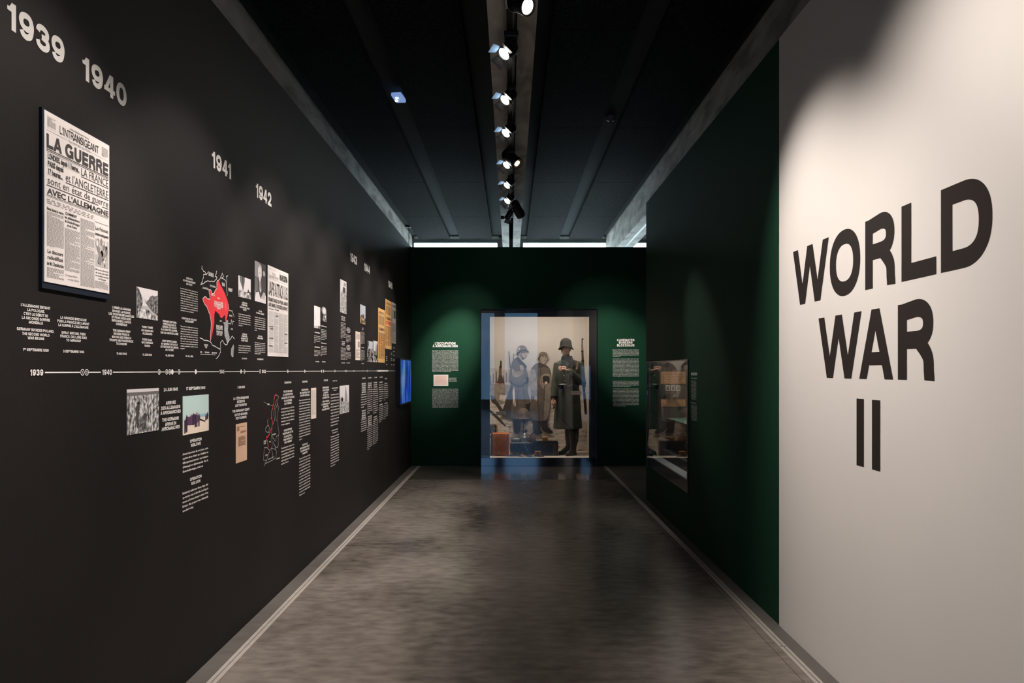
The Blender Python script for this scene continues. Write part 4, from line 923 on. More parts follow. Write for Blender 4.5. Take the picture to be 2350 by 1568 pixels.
# further photographs of the far part
s_ = Sheet(FL, Z5, (316, 389, 738, 1005), 'mounted_photograph', 'pale misty photograph, leftmost of the narrow photographs above the timeline', 'photograph', GR, 5, GP)
s_.poly([(0, 0), (1, 0), (1, .15), (.5, .12), (0, .1)], 4); s_.poly([(.6, 0), (1, 0), (1, .12), (.7, .14)], 2); s_.poly([(.1, .35), (.2, .7), (.24, .4)], 4); s_.done()
arch = [(0, 0), (1, 0), (1, .75)] + [(.5 + .5 * math.cos(R(a)), .75 + .25 * math.sin(R(a))) for a in range(15, 180, 15)] + [(0, .75)]
s_ = Sheet(FL, Z5, (405, 463, 745, 925), 'mounted_photograph', 'small arch-topped photograph right of the pale misty one', 'photograph', GR, 3, GP, shape=arch)
s_.poly([(.25, .5), (.8, .5), (.85, .8), (.6, .95), (.4, .93), (.2, .75)], 5); s_.noise_blobs(50, (.1, .05, .9, .5), .07, [1, 2, 4, 5, 2]); s_.poly([(0, 0), (.3, 0), (.2, .5), (0, .7)], 1); s_.done()
s_ = Sheet(FL, Z5, (628, 704, 418, 818), 'mounted_photograph', 'tall narrow photograph of a dense crowd under a pale sky', 'photograph', GR, 5, GP)
s_.poly([(0, 0), (1, 0), (1, .66), (.5, .72), (.1, .6)], 9); s_.poly([(.38, .7), (.45, .80), (.8, .80), (.85, .68), (.6, .6)], 1); s_.poly([(.5, .84), (.62, .95), (.9, .95), (.9, .84)], 3); s_.done()
CF = GR[:4] + [mat('amber_uniform_print', (.55, .36, .16), .6), GR[5], mat('pale_sky_print', (.52, .56, .62), .6), mat('rust_print', (.42, .16, .10), .6)]
s_ = Sheet(FL, Z5, (868, 932, 722, 950), 'mounted_photograph', 'small tinted photograph of a group on a beach, left of the amber newspapers', 'photograph', CF, 6, GP)
s_.poly([(0, 0), (1, 0), (1, .3), (0, .4)], 4); s_.noise_blobs(70, (.1, .02, 1, .48), .05, [0, 1, 1, 2, 4, 5]); s_.done()
s_ = Sheet(FL, Z5, (955, 1020, 1160, 1413), 'mounted_photograph', 'small colour photograph of a crowd in a street just above the timeline', 'photograph', CF, 6, GP)
s_.noise_blobs(140, (.0, .02, 1, .62), .05, [0, 1, 2, 7, 5, 3, 1]); s_.poly([(0, .6), (.25, .8), (.2, 1), (0, 1)], 1); s_.done()
s_ = Sheet(FL, Z5, (1027, 1078, 1160, 1417), 'mounted_photograph', 'small black and white photograph right beside the colour street crowd', 'photograph', GR, 5, GP)
s_.noise_blobs(70, (.1, .02, .9, .5), .06, [1, 2, 4]); s_.poly([(.4, .2), (.55, .8), (.6, .98), (.7, .8), (.68, .2)], 3); s_.poly([(.7, .1), (.95, .2), (.95, .9), (.8, .8)], 2); s_.done()
s_ = Sheet(FL, L3, (485, 590, 225, 545), 'mounted_photograph', 'small black and white photograph of a tower and rubble below the timeline', 'photograph', GR, 5, GP)
s_.poly([(0, 0), (1, 0), (1, .4), (.6, .35), (.2, .55), (0, .6)], 4); s_.poly([(.5, .4), (.6, .95), (.66, .95), (.8, .6), (.85, .4)], 3); s_.poly([(.02, .02), (.98, .02), (.98, .38), (.5, .4), (.02, .5)], 7); s_.poly([(.1, .5), (.25, .62), (.4, .5), (.3, .42)], 0); s_.done()
# typed sheets
M_tan = mat('tan_paper', (.66, .42, .29), .7, noise=(9, .05, 3)); M_cream = mat('cream_paper', (.80, .66, .58), .7); M_amber = mat('amber_newsprint', (.82, .47, .17), .7, noise=(14, .06, 3)); M_brown = mat('brown_ink', (.16, .07, .035), .7)
s_ = Sheet(FL, L2, (212, 345, 597, 1068), 'typed_sheet', 'tan typed sheet under the out-of-bounds caption', 'document', [M_tan, M_brown], 0)
s_.body(.1, .3, .93, .80, .02, 1, 2); s_.body(.35, .8, .92, .90, .02, 1, 3); s_.body(.4, .9, .80, .74, .02, 1, 3); s_.body(.22, .88, .66, .40, .0155, 1, 5); s_.rect(.4, .36, .58, .365, 1); s_.done()
s_ = Sheet(FL, L3, (163, 221, 250, 600), 'typed_sheet', 'narrow cream typed sheet beside the tallest text column', 'document', [M_cream, M_ink3], 0)
s_.body(.1, .9, .93, .1, .03, 1, 4); s_.done()
s_ = Sheet(FL, Z5, (813, 870, 1047, 1392), 'typed_sheet', 'cream printed leaflet just above the timeline, left of the small crowd photographs', 'document', [M_cream, M_ink2, M_brown], 0)
s_.body(.12, .88, .93, .72, .035, 1, 3); s_.rect(.45, .45, .85, .66, 1); s_.body(.12, .88, .38, .06, .035, 1, 4); s_.done()
def amber(x0, x1, yt, yb, lab, red=False):
    s_ = Sheet(FL, Z5, (x0, x1, yt, yb), 'mounted_newspaper', lab, 'newspaper', [M_amber, M_brown, M_redp, M_ink2], 0)
    s_.btext('LIBERATION' if not red else 'LA VICTOIRE', .15, .85, .93, .03, 1, .03); s_.rect(.05, .90, .95, .905, 1)
    for k in range(5): s_.rect(.1 + k * .17, .70, .17 + k * .17, .87, 1)
    s_.gtext('COMBATS', .08, .92, .62, .05, 1, .12)
    if red: s_.gtext('VICTOIRE', .08, .92, .53, .07, 2, .13)
    for k in range(3): s_.body(.06 + k * .31, .33 + k * .31, .55 if not red else .46, .05, .018, 1, 3)
    s_.done()
amber(1085, 1165, 762, 1422, 'first amber newspaper, lower of the two, near the screen'); amber(1171, 1245, 655, 1255, 'second amber newspaper, higher of the two, with red headline', True)
s_ = Sheet(FL, Z5, (1250, 1297, 695, 1190), 'mounted_newspaper', 'narrow greyish newspaper, last in the row before the screen', 'newspaper', [mat('grey_newsprint', (.50, .44, .41), .7), M_ink, M_ink2], 0)
s_.gtext('LE MONDE', .1, .9, .92, .05, 1); s_.rect(.05, .86, .95, .865, 1); s_.rect(.08, .60, .45, .82, 2); s_.rect(.5, .62, .92, .82, 1); s_.rect(.08, .28, .92, .5, 2); s_.body(.06, .94, .26, .04, .02, 2, 3); s_.done()
# small document on the green wall
s_ = Sheet(FB, B1, (392, 633, 857, 1040), 'mounted_document', 'small pink document with a white edge between the two green-wall paragraphs', 'document', [mat('pink_paper', (.80, .60, .52), .7), M_tan], 0, border=M_print)
s_.mb = MB(); s_.rect(.06, .09, .94, .92, 0); s_.mb.v = [tuple(v) for v in s_.mb.v]
for k in range(8):
    v = .82 - k * .075; s_.mb.poly([s_.L(u, w, s_.t + .0009) for u, w in ((.15, v), (.85 - .1 * (k % 3), v), (.85 - .1 * (k % 3), v + .018), (.15, v + .018))], 1)
s_.done()
caption(FB, B1, 'tiny white credit lines right of the pink document', [], [(648, 768, 912, 933, 2, .95, 'Laissez-passer délivré à un habitant', 'f'), (648, 772, 952, 967, 2, 1.0, 'Pass issued to a resident', 'e'), (682, 775, 988, 989, 1, 1.0, 'Collection privée', 'f')], cpl=30)

# ---- maps -------------------------------------------------------------------
red = [(375, 300), (410, 290), (420, 340), (455, 400), (490, 470), (525, 560), (545, 630), (548, 740), (530, 830), (510, 905), (500, 880), (495, 800), (450, 850), (425, 840), (410, 795), (350, 738), (335, 800), (335, 920), (315, 1040), (295, 1140), (280, 1200), (275, 1180), (285, 1000), (280, 880), (260, 780), (225, 690), (185, 640), (155, 570), (165, 545), (205, 530), (240, 575), (275, 570), (275, 520), (255, 440), (285, 440), (300, 480), (330, 490), (335, 450), (372, 420)]
grey = [(520, 880), (540, 880), (545, 960), (540, 1040), (565, 1130), (560, 1190), (530, 1240), (510, 1170), (490, 1120), (483, 1040), (485, 940)]
cors = [(620, 1250), (628, 1290), (620, 1350), (615, 1430), (600, 1440), (585, 1390), (590, 1310)]
shapes_named = [('occupied_zone', M_redp, red), ('alpine_zone', M_greyp, grey), ('island', M_greyp, cors)]
ln = [(M_print, [(150, 75), (145, 115), (190, 160), (215, 200), (245, 150)], .004), (M_print, [(215, 200), (175, 205), (165, 260), (130, 350), (175, 330), (210, 300), (270, 300), (330, 300), (362, 270), (375, 240), (345, 220), (360, 180), (370, 145)], .004),
      (M_print, [(375, 300), (372, 330), (370, 420), (340, 445), (330, 480), (300, 480), (285, 425), (250, 430), (255, 470), (270, 560), (240, 570), (205, 525), (160, 550), (165, 590), (190, 640), (225, 690), (250, 760), (280, 860), (290, 940), (278, 1060), (275, 1195)], .004),
      (M_print, [(375, 300), (420, 265), (455, 180), (470, 225), (435, 250), (490, 270), (515, 330), (520, 430), (530, 520)], .0032), (M_print, [(515, 330), (520, 260), (515, 225), (540, 215)], .003),
      (M_print, [(545, 640), (555, 740), (600, 745), (620, 790), (630, 840)], .003), (M_print, [(545, 930), (575, 935), (590, 880), (600, 950), (612, 890), (630, 905)], .003),
      (M_print, [(120, 1145), (170, 1180), (225, 1190), (275, 1200), (300, 1250), (350, 1275), (400, 1310), (420, 1310)], .004), (M_print, [(360, 1460), (400, 1420), (425, 1360), (425, 1290), (430, 1220), (455, 1190), (490, 1240), (520, 1260), (545, 1200), (575, 1160), (600, 1115), (635, 1165)], .004),
      (M_print, [(125, 1392), (350, 1403)], .0022), (M_print, [(620, 1250), (628, 1290), (620, 1350), (615, 1440), (585, 1390), (590, 1310), (620, 1250)], .0022), (M_print, [(495, 620), (510, 720)], .0022)]
for k in range(5): ln.append((M_print, [(490, 1000 + k * 28), (530, 1004 + k * 28)], .0018))
tx = [('ROYAUME-UNI', 248, 320, 185, .011), ('UNITED KINGDOM', 245, 322, 212, .011), ('LA MANCHE', 155, 245, 405, .010), ('THE CHANNEL', 265, 355, 375, .010), ('BELGIQUE', 445, 490, 335, .009), ('BELGIUM', 450, 490, 360, .009), ('ALLEMAGNE', 540, 603, 415, .010), ('GERMANY', 545, 600, 440, .010), ('PARIS', 380, 412, 555, .009),
      ('ZONE OCCUPÉE', 332, 462, 628, .016), ('OCCUPIED ZONE', 332, 462, 668, .016), ('(1940-44)', 372, 425, 705, .012), ('SUISSE', 555, 603, 815, .009), ('VICHY', 413, 443, 895, .009), ('ZONE LIBRE', 360, 458, 978, .013), ('(JUSQU EN 1942)', 360, 456, 1012, .010), ('FREE ZONE', 365, 455, 1062, .013), ('(UNTIL 1942)', 367, 450, 1098, .010),
      ('ITALIE', 580, 610, 1015, .009), ('ESPAGNE', 182, 235, 1257, .010), ('SPAIN', 193, 222, 1288, .010), ('0   100   200', 122, 370, 1368, .008), ('LYON', 468, 492, 925, .009), ('DEMARCATION', 284, 340, 505, .008)]
_o = (440, 600, 6.533)
def build_map(o, label, shp, lines, texts):
    ox, oy, s = o
    xs = [p[0] for l in lines for p in l[1]]; ys = [p[1] for l in lines for p in l[1]]
    a, b = FL.ab(ox + min(xs) / s, oy + max(ys) / s); e = empty('wall_map', FL.P(a, b, 0), label, 'map'); e0 = Vector(e.location)
    for nm, m, pts in shp:
        mb = MB()
        mb.poly([Vector(FL.P(*FL.ab(ox + x / s, oy + y / s), .0012)) - e0 for x, y in pts]); ob = mb.build(nm, m, e)
    for m, pts, wd in lines:
        q = [FL.ab(ox + x / s, oy + y / s) for x, y in pts]; mb = MB(); qq = []
        for i in range(len(q) - 1):
            for k in range(3):
                t = k / 3; j = wd * .8 if len(pts) > 3 else 0
                qq.append((q[i][0] + (q[i + 1][0] - q[i][0]) * t + random.uniform(-j, j), q[i][1] + (q[i + 1][1] - q[i][1]) * t + random.uniform(-j, j)))
        qq.append(q[-1])
        for i, p in enumerate(strip(qq, wd / 2)): mb.poly([Vector(FL.P(v.x, v.y, .0018 + .00002 * (i % 9))) - e0 for v in p])
        mb.build('outline', m, e)
    mb = MB()
    for (t, x0, x1, y, cap) in texts:
        a0 = FL.ab(ox + x0 / s, 0)[0]; a1 = FL.ab(ox + x1 / s, 0)[0]; b = FL.ab(ox + (x0 + x1) / 2 / s, oy + y / s)[1]
        put_g(mb, FL, t, a0, a1, b, cap, .0022)
    if mb.f: mb.v = [tuple(Vector(p) - e0) for p in mb.v]; mb.build('place_names', M_print, e)
build_map(_o, 'wall map of France with a large red occupied zone and grey alpine strip', shapes_named, ln, tx)
M_thin = mat('grey_outline_print', (.5, .49, .48), .6)
eu = [(M_redp, [(697, 235), (675, 270), (665, 340), (655, 400), (640, 450), (637, 520), (650, 560), (650, 610), (635, 670), (610, 730), (580, 755), (590, 800), (597, 885)], .0075),
      (M_thin, [(697, 240), (730, 265), (715, 290), (705, 330), (725, 400), (712, 480), (715, 600), (730, 700), (720, 760), (722, 840), (710, 880)], .0028), (M_thin, [(700, 300), (680, 380), (665, 470), (680, 540), (655, 600)], .0028), (M_thin, [(715, 340), (690, 420), (685, 500), (700, 560)], .0028),
      (M_thin, [(600, 535), (590, 560), (600, 600), (570, 640), (572, 690), (610, 690), (615, 640), (600, 600)], .003), (M_thin, [(555, 872), (550, 940), (543, 1025), (580, 1030), (600, 960), (620, 910), (597, 885), (555, 872)], .003), (M_thin, [(580, 1030), (565, 1060), (550, 1100)], .0028),
      (M_thin, [(565, 1075), (600, 1050), (640, 1030), (690, 1000)], .0028), (M_thin, [(640, 720), (645, 790), (650, 840), (640, 890), (655, 960), (650, 1010)], .0028), (M_thin, [(660, 800), (680, 860), (700, 930), (690, 1010)], .0028), (M_thin, [(665, 830), (700, 880), (722, 850)], .0024), (M_thin, [(690, 790), (700, 740), (728, 725)], .0024),
      (M_thin, [(650, 640), (640, 700), (655, 760), (690, 800)], .0024), (M_thin, [(545, 325), (600, 360), (655, 372)], .0015), (M_thin, [(620, 910), (640, 880), (690, 900)], .0024), (M_thin, [(597, 1020), (670, 985)], .004)]
build_map((500, 860, 5.227), 'outline map of Europe with a red line along the Atlantic coast', [], eu, [('ATLANTIQUE', 545, 575, 800, .010), ('ATLANTIC', 545, 572, 825, .010), ('NORVÈGE', 590, 613, 355, .010), ('ALLEMAGNE', 650, 690, 715, .009), ('FRANCE', 612, 628, 805, .009), ('ESPAGNE', 567, 590, 965, .009), ('AFRIQUE', 700, 738, 1005, .009)])

# wall screen
M_scr = bpy.data.materials.new('blue_lit_screen'); M_scr.use_nodes = True
nt = M_scr.node_tree; b_ = nt.nodes['Principled BSDF']; b_.inputs['Base Color'].default_value = (.01, .01, .02, 1); b_.inputs['Roughness'].default_value = .25
tc_ = nt.nodes.new('ShaderNodeTexCoord'); mp_ = nt.nodes.new('ShaderNodeMapping'); mp_.inputs['Scale'].default_value = (1, 4.5, 1.6); n_ = nt.nodes.new('ShaderNodeTexNoise'); n_.inputs['Scale'].default_value = 1.0; n_.inputs['Detail'].default_value = 1
r_ = nt.nodes.new('ShaderNodeValToRGB'); r_.color_ramp.elements[0].position = .38; r_.color_ramp.elements[0].color = (.002, .02, .30, 1); r_.color_ramp.elements[1].position = .66; r_.color_ramp.elements[1].color = (.14, .32, .55, 1)
e_ = r_.color_ramp.elements.new(.5); e_.color = (.01, .09, .62, 1)
nt.links.new(tc_.outputs['Object'], mp_.inputs[0]); nt.links.new(mp_.outputs[0], n_.inputs['Vector']); nt.links.new(n_.outputs[0], r_.inputs[0]); nt.links.new(r_.outputs[0], b_.inputs['Emission Color']); b_.inputs['Emission Strength'].default_value = .55
Y0, Y1 = FL.ab(911, 0)[0], FL.ab(935.3, 0)[0]
sc = empty('wall_screen', FL.P(Y0, 1.0, 0), 'flat screen glowing blue at the far end of the black wall', 'screen')
def lb(mb, n, m): mb.v = [tuple(Vector(p) - Vector(sc.location)) for p in mb.v]; mb.build(n, m, sc)
lb(MB().box(XL, XL + .05, Y0 - .015, Y1 + .015, 1.015, 1.665), 'casing', M_lamp)
lb(MB().box(XL + .05, XL + .0515, Y0 + .005, Y1 - .005, 1.035, 1.645), 'display', M_scr)
# ------------------------------------------------------------------ tall showcase in the far wall
M_frame = mat('dark_grey_case_board', (.030, .030, .031), .45)
M_liner = mat('cream_case_lining', (.70, .62, .52), .75)
M_strip = mat('case_light_strip', (1, 1, 1), .4, emit=(1, .86, .70, 3.0))
SC = empty('tall_showcase', (.44, YB, 0), 'tall glazed showcase in the far green wall with a uniformed mannequin inside', 'showcase')
so = Vector(SC.location)
def loc(mb, o): mb.v = [tuple(Vector(p) - Vector(o)) for p in mb.v]; return mb
OX0, OX1, OZ0, OZ1 = -.3276, 1.2282, .128, 2.339
IX0, IX1, IY1, IZ0, IZ1 = -.400, 1.300, 12.60, .128, 2.43
mb = MB().box(-.4699, OX0, YB + .012, YB + .03, .0005, 2.4645).box(OX1, 1.3499, YB + .012, YB + .03, .0005, 2.4645).box(OX0, OX1, YB + .012, YB + .03, .0005, OZ0).box(OX0, OX1, YB + .012, YB + .03, OZ1, 2.4645)
loc(mb, so).build('surround', M_frame, SC)
mb = MB().box(-.470, -.462, YB - .012, YB + .012, 0, 2.465).box(1.342, 1.350, YB - .012, YB + .012, 0, 2.465).box(-.462, 1.342, YB - .012, YB + .012, 2.457, 2.465)
loc(mb, so).build('frame', mat('brown_black_case_edge', (.035, .028, .025), .3, metal=.5), SC)
loc(MB().box(-.461, 1.341, YB - .006, YB + .002, .004, 2.456), so).build('glass_pane', M_caseglass, SC)
mb = MB().box(IX0 - .02, IX0, YB + .03, IY1 + .02, IZ0 - .02, IZ1).box(IX1, IX1 + .02, YB + .03, IY1 + .02, IZ0 - .02, IZ1).box(IX0, IX1, IY1, IY1 + .02, IZ0 - .02, IZ1)
mb.box(IX0 - .02, IX1 + .02, YB + .03, IY1 + .02, IZ1, IZ1 + .02).box(IX0, IX1, YB + .03, IY1, IZ0 - .02, IZ0)
loc(mb, so).build('lining', M_liner, SC)
loc(MB().box(IX0 + .05, IX1 - .05, YB + .07, YB + .12, IZ1 - .02, IZ1 - .001), so).build('light_strip', M_strip, SC)
loc(MB().box(-.462, 1.342, YB - .013, YB - .0065, .002, .125), so).build('kick_plate', mat('polished_dark_kick_plate', (.13, .13, .14), .05, metal=1), SC)
def area(name, loc_, size, size_y, power, rot, col=WARM, parent=None):
    ld = bpy.data.lights.new(name, 'AREA'); ld.shape = 'RECTANGLE'; ld.size = size; ld.size_y = size_y; ld.energy = power; ld.color = col
    lo = bpy.data.objects.new(name, ld); link(lo, parent); lo.location = loc_; lo.rotation_euler = rot; return lo
area('case_light', Vector((.45, YB + .12, IZ1 - .03)) - so, 1.5, .06, P_CASE, (R(32), 0, 0), (1, .92, .83), SC)
def slight(x, y, z, tgt, p, ang=70):
    ld = bpy.data.lights.new('case_spot', 'SPOT'); ld.energy = p; ld.spot_size = R(ang); ld.spot_blend = .7; ld.shadow_soft_size = .02; ld.color = (1, .91, .81)
    lo = bpy.data.objects.new('case_spot', ld); link(lo, SC); lo.location = Vector((x, y, z)) - so
    lo.rotation_euler = (Vector(tgt) - Vector((x, y, z))).to_track_quat('-Z', 'Y').to_euler()
    m = MB().lathe([(.012, .03), (.02, .03), (.02, -.01), (.014, -.012)], (x, y, z + .012), 12); loc(m, so).build('spot_housing', M_lamp, SC)
slight(-.25, YB + .14, IZ1 - .045, (.0, 12.3, .3), 38); slight(.45, YB + .14, IZ1 - .045, (.55, 12.3, .4), 28)

# photo mural on the back of the case: a flat sepia print
YM = IY1 - .006
MU = empty('photo_mural', (.45, YM, IZ0), 'large sepia mural photograph of two uniformed people on a cobbled quay', 'mural')
mo = Vector(MU.location)
def tone(n, r, g, b, nz=.12, sc=9, st=(1, 1, 1)): return mat(n, (r, g, b), .65, noise=(sc, nz, 5, st))
TM = [tone('print_sky', .50, .455, .405, .05, 1.2), tone('print_cobbles', .56, .48, .39, .35, 5, (1, 1, 5)), tone('print_haze', .42, .35, .28), tone('print_coat', .115, .088, .066, .22, 10), tone('print_coat_dark', .05, .037, .028),
      tone('print_skin', .33, .255, .19, .1), tone('print_helmet', .17, .135, .105, .15), tone('print_black', .018, .014, .012), tone('print_mid', .24, .19, .145, .3, 14), tone('print_light', .60, .52, .43, .05)]
kpx = YM / F
mb = MB(); cnt = [0]; SMOOTH = (3, 4, 5, 6, 7, 8)
def mp(pts, mi, o=(0, 0, 1.0), layer=None):
    cnt[0] += 1; d = .0006 + .00022 * cnt[0]
    if mi in SMOOTH and len(pts) > 5:
        n_ = len(pts); cc = catmull([pts[-1]] + list(pts) + [pts[0], pts[1]], 3); pts = cc[3:3 + 3 * n_]
    q = []
    for x, y in pts:
        px, py = o[0] + x / o[2], o[1] + y / o[2]
        X = min(IX1 - .002, max(IX0 + .002, (px - CX) * kpx)); Z = min(IZ1 - .002, max(IZ0 + .002, EYE + (CY - py) * kpx))
        q.append((X - mo.x, -d, Z - mo.z))
    mb.poly(q[::-1] if False else q, mi)
MB().box(IX0 + .001 - mo.x, IX1 - .001 - mo.x, 0, .005, .001, IZ1 - IZ0 - .002).build('board', TM[0], MU)
mp([(1110, 1060), (1110, 888), (1170, 892), (1215, 915), (1290, 945), (1370, 905), (1370, 1060)], 1)
mp([(1110, 888), (1110, 846), (1128, 845), (1150, 848), (1190, 850), (1225, 852), (1236, 852), (1236, 870), (1200, 900), (1170, 894)], 2)
mp([(1110, 882), (1172, 884), (1172, 905), (1150, 930), (1128, 905), (1110, 900)], 8)
for (x0, x1, y0, y1) in ((1130, 1134, 858, 880), (1137, 1141, 852, 880), (1144, 1152, 840, 882), (1147, 1152, 828, 846), (1154, 1158, 862, 882), (1160, 1164, 855, 878), (1124, 1128, 862, 884)): mp([(x0, y1), (x1, y1), (x1 - 1, y0), (x0 + 1, y0)], 3 if x0 != 1147 else 7)
mp([(1146, 860), (1152, 862), (1158, 880), (1140, 880)], 4)
mp([(1126, 905), (1140, 920), (1156, 945), (1150, 948), (1138, 930), (1128, 922)], 4)
mp([(1147, 906), (1163, 908), (1158, 922), (1146, 918)], 9)
mp([(1124, 940), (1142, 955), (1160, 976), (1158, 978), (1138, 960), (1123, 945)], 4)
# cobble courses
rs = random.Random(3)
for k in range(150):
    y = rs.uniform(900, 1050); x = rs.uniform(1120, 1356)
    if y < 900 + max(0, (x - 1170)) * .3: continue
    s_ = .4 + (y - 890) / 110; w = rs.uniform(3, 9) * s_; h = rs.uniform(.7, 1.5) * s_
    mp([(x, y), (x + w * .5, y - h), (x + w, y), (x + w * .5, y + h * .8)], rs.choice([8, 8, 3, 2]))
def bar(x0, y0, x1, y1, w, mi):
    d = Vector((x1 - x0, y1 - y0)).normalized(); n = Vector((-d.y, d.x)) * w / 2
    mp([(x0 + n.x, y0 + n.y), (x1 + n.x, y1 + n.y), (x1 - n.x, y1 - n.y), (x0 - n.x, y0 - n.y)], mi)
# figure one (left)
mp([(1172, 885), (1175, 886), (1180, 930), (1190, 958), (1171, 958), (1148, 952), (1153, 943)], 4)
bar(1168, 807, 1171, 845, 1.6, 7); bar(1179, 812, 1178, 832, 1.0, 7)
mp([(1177, 952), (1194, 952), (1194, 975), (1192, 993), (1180, 992), (1178, 970)], 7); mp([(1196, 955), (1212, 955), (1214, 965), (1203, 972), (1197, 968)], 4)
mp([(1187, 820), (1177, 828), (1172, 842), (1168, 862), (1168, 872), (1175, 879), (1178, 890), (1178, 905), (1172, 955), (1190, 962), (1215, 958), (1218, 925), (1211, 900), (1211, 880), (1213, 868), (1208, 848), (1205, 836), (1196, 828)], 3)
mp([(1187, 819), (1190, 821), (1200, 832), (1208, 840), (1206, 846), (1196, 838), (1186, 826)], 4)
mp([(1170, 868), (1178, 880), (1196, 884), (1212, 870), (1211, 876), (1196, 889), (1178, 884)], 4)
mp([(1176, 846), (1184, 854), (1198, 850), (1200, 858), (1186, 866), (1176, 862)], 8)
mp([(1193, 839), (1198, 838), (1202, 843), (1201, 850), (1196, 850), (1193, 845)], 5)
mp([(1191, 813), (1196, 808), (1207, 806), (1208, 811), (1207, 817), (1203, 822), (1197, 820), (1198, 828), (1192, 822)], 5)
mp([(1196, 808.5), (1207, 806.5), (1207.5, 809), (1200, 810.5), (1196, 812), (1194, 811)], 3); mp([(1202.5, 811.2), (1205, 810.8), (1205, 811.8), (1202.8, 812.2)], 7); mp([(1204.6, 817), (1207, 816.6), (1207, 817.3), (1204.8, 817.8)], 4); mp([(1193, 812), (1198, 812), (1199, 817), (1201, 821), (1197, 821), (1193, 818)], 8)
mp([(1187, 812), (1185, 811), (1188, 806), (1188, 799), (1191, 795), (1197, 793), (1203, 794), (1208, 798), (1210, 804), (1213, 806), (1212, 809), (1206, 805), (1197, 806), (1192, 811), (1188, 814)], 6)
mp([(1185, 811), (1188, 814), (1192, 811), (1197, 806), (1206, 805), (1212, 809), (1213, 807), (1206, 803), (1196, 804), (1191, 808)], 7)
mp([(1191, 799), (1194, 798), (1192, 803), (1190, 803)], 9); bar(1193, 814, 1201, 822, .8, 7)
mp([(1176, 900), (1180, 888), (1184, 930), (1181, 936), (1178, 925)], 9); mp([(1207, 866), (1212, 866), (1213, 878), (1208, 882)], 7); mp([(1206, 928), (1218, 924), (1222, 942), (1213, 944), (1207, 938)], 7)
for a_ in ((1190, 880, 1186, 945), (1200, 880, 1206, 950), (1184, 890, 1180, 950)): bar(*a_, 1.2, 4)
# figure two (middle)
mp([(1223, 960), (1240, 962), (1240, 985), (1245, 992), (1240, 997), (1228, 996), (1224, 985)], 7); mp([(1243, 962), (1256, 960), (1256, 978), (1268, 990), (1266, 995), (1252, 992), (1243, 985)], 7)
mp([(1233, 833), (1222, 842), (1217, 855), (1217, 878), (1219, 905), (1217, 930), (1216, 958), (1235, 966), (1252, 965), (1258, 955), (1262, 925), (1268, 895), (1266, 870), (1263, 850), (1258, 842), (1248, 835)], 3)
mp([(1240, 866), (1252, 858), (1264, 862), (1267, 890), (1262, 925), (1258, 955), (1248, 965), (1246, 930), (1250, 900), (1246, 892), (1240, 886)], 8)
mp([(1236, 832), (1240, 833), (1249, 838), (1258, 843), (1257, 846), (1248, 842), (1240, 846), (1236, 842)], 4)
mp([(1217, 855), (1228, 850), (1232, 880), (1232, 905), (1226, 910), (1219, 903)], 8); mp([(1227, 908), (1234, 908), (1235, 917), (1230, 921), (1226, 915)], 5)
mp([(1246, 864), (1259, 864), (1261, 872), (1259, 880), (1248, 880), (1246, 874)], 7); mp([(1250, 876), (1256, 876), (1256, 881), (1250, 881)], 9)
mp([(1238, 818), (1239, 812), (1250, 811), (1256, 812), (1256, 820), (1254, 829), (1249, 835), (1243, 834), (1239, 827)], 5)
mp([(1239, 816), (1243, 815), (1243, 824), (1245, 831), (1242, 831), (1239, 825)], 8); mp([(1243.5, 817.6), (1248.5, 817), (1248.8, 817.9), (1243.8, 818.5)], 4); mp([(1251, 817), (1255, 817.3), (1255, 818.1), (1251, 817.8)], 4); mp([(1245.2, 819.1), (1248, 818.9), (1248, 820), (1245.3, 820.2)], 7); mp([(1251.6, 818.9), (1254, 819.1), (1254, 820.1), (1251.8, 820)], 7); mp([(1250, 818.5), (1251.2, 818.5), (1252.4, 824.2), (1251.6, 825), (1249.6, 824.6)], 8); mp([(1248, 828), (1253, 827.8), (1252.6, 828.6), (1248.4, 828.9)], 4)
mp([(1233, 826), (1236, 818), (1237, 812), (1242, 808), (1249, 808), (1255, 811), (1258, 819), (1258, 825), (1255, 826), (1254, 819), (1249, 816), (1241, 817), (1238, 823)], 6)
mp([(1233, 826), (1238, 823), (1241, 817), (1249, 816), (1254, 819), (1256, 826), (1255, 820), (1249, 814.5), (1241, 815), (1237, 820)], 7)
bar(1232, 895, 1238, 965, 1.4, 4); bar(1250, 885, 1246, 962, 1.6, 4); bar(1240, 846, 1242, 890, 1.2, 4)
mb.build('print', TM, MU)
MU['label'] = 'large sepia mural photograph of two uniformed people on a cobbled quay'

# ------------------------------------------------------------------ mannequin
YMQ = 12.02
KP = F / YMQ
def mq(px, py, dy=0.0): return Vector(((px - CX) / KP - MQX, dy, EYE + (CY - py) / KP - IZ0))
MQX = (1303 - CX) / KP
M_coat = mat('field_grey_green_wool', (.068, .072, .052), .9, spec=.2, noise=(7, .16, 4), bump=(90, .25))
M_collar = mat('dark_blue_green_collar', (.010, .016, .018), .9)
M_skin = mat('painted_mannequin_skin', (.60, .34, .24), .55, noise=(20, .08, 3))
M_helm = mat('field_grey_helmet', (.020, .0195, .016), .8, spec=.2, noise=(16, .10, 4))
M_leather = mat('black_leather', (.010, .009, .009), .28, spec=.6)
M_brownl = mat('brown_leather', (.075, .034, .018), .45)
M_wood = mat('walnut_rifle_stock', (.075, .035, .018), .45, noise=(5, .3, 5, (6, 6, 1)))
M_steel = mat('blued_steel', (.035, .035, .038), .32, metal=.8)
M_btn = mat('dull_button', (.32, .30, .26), .4, metal=.7)
M_eye = mat('eye_white', (.6, .56, .5), .3); M_iris = mat('eye_dark', (.02, .015, .01), .2); M_lip = mat('lip', (.42, .16, .12), .5); M_brow = mat('brow', (.10, .06, .035), .8)
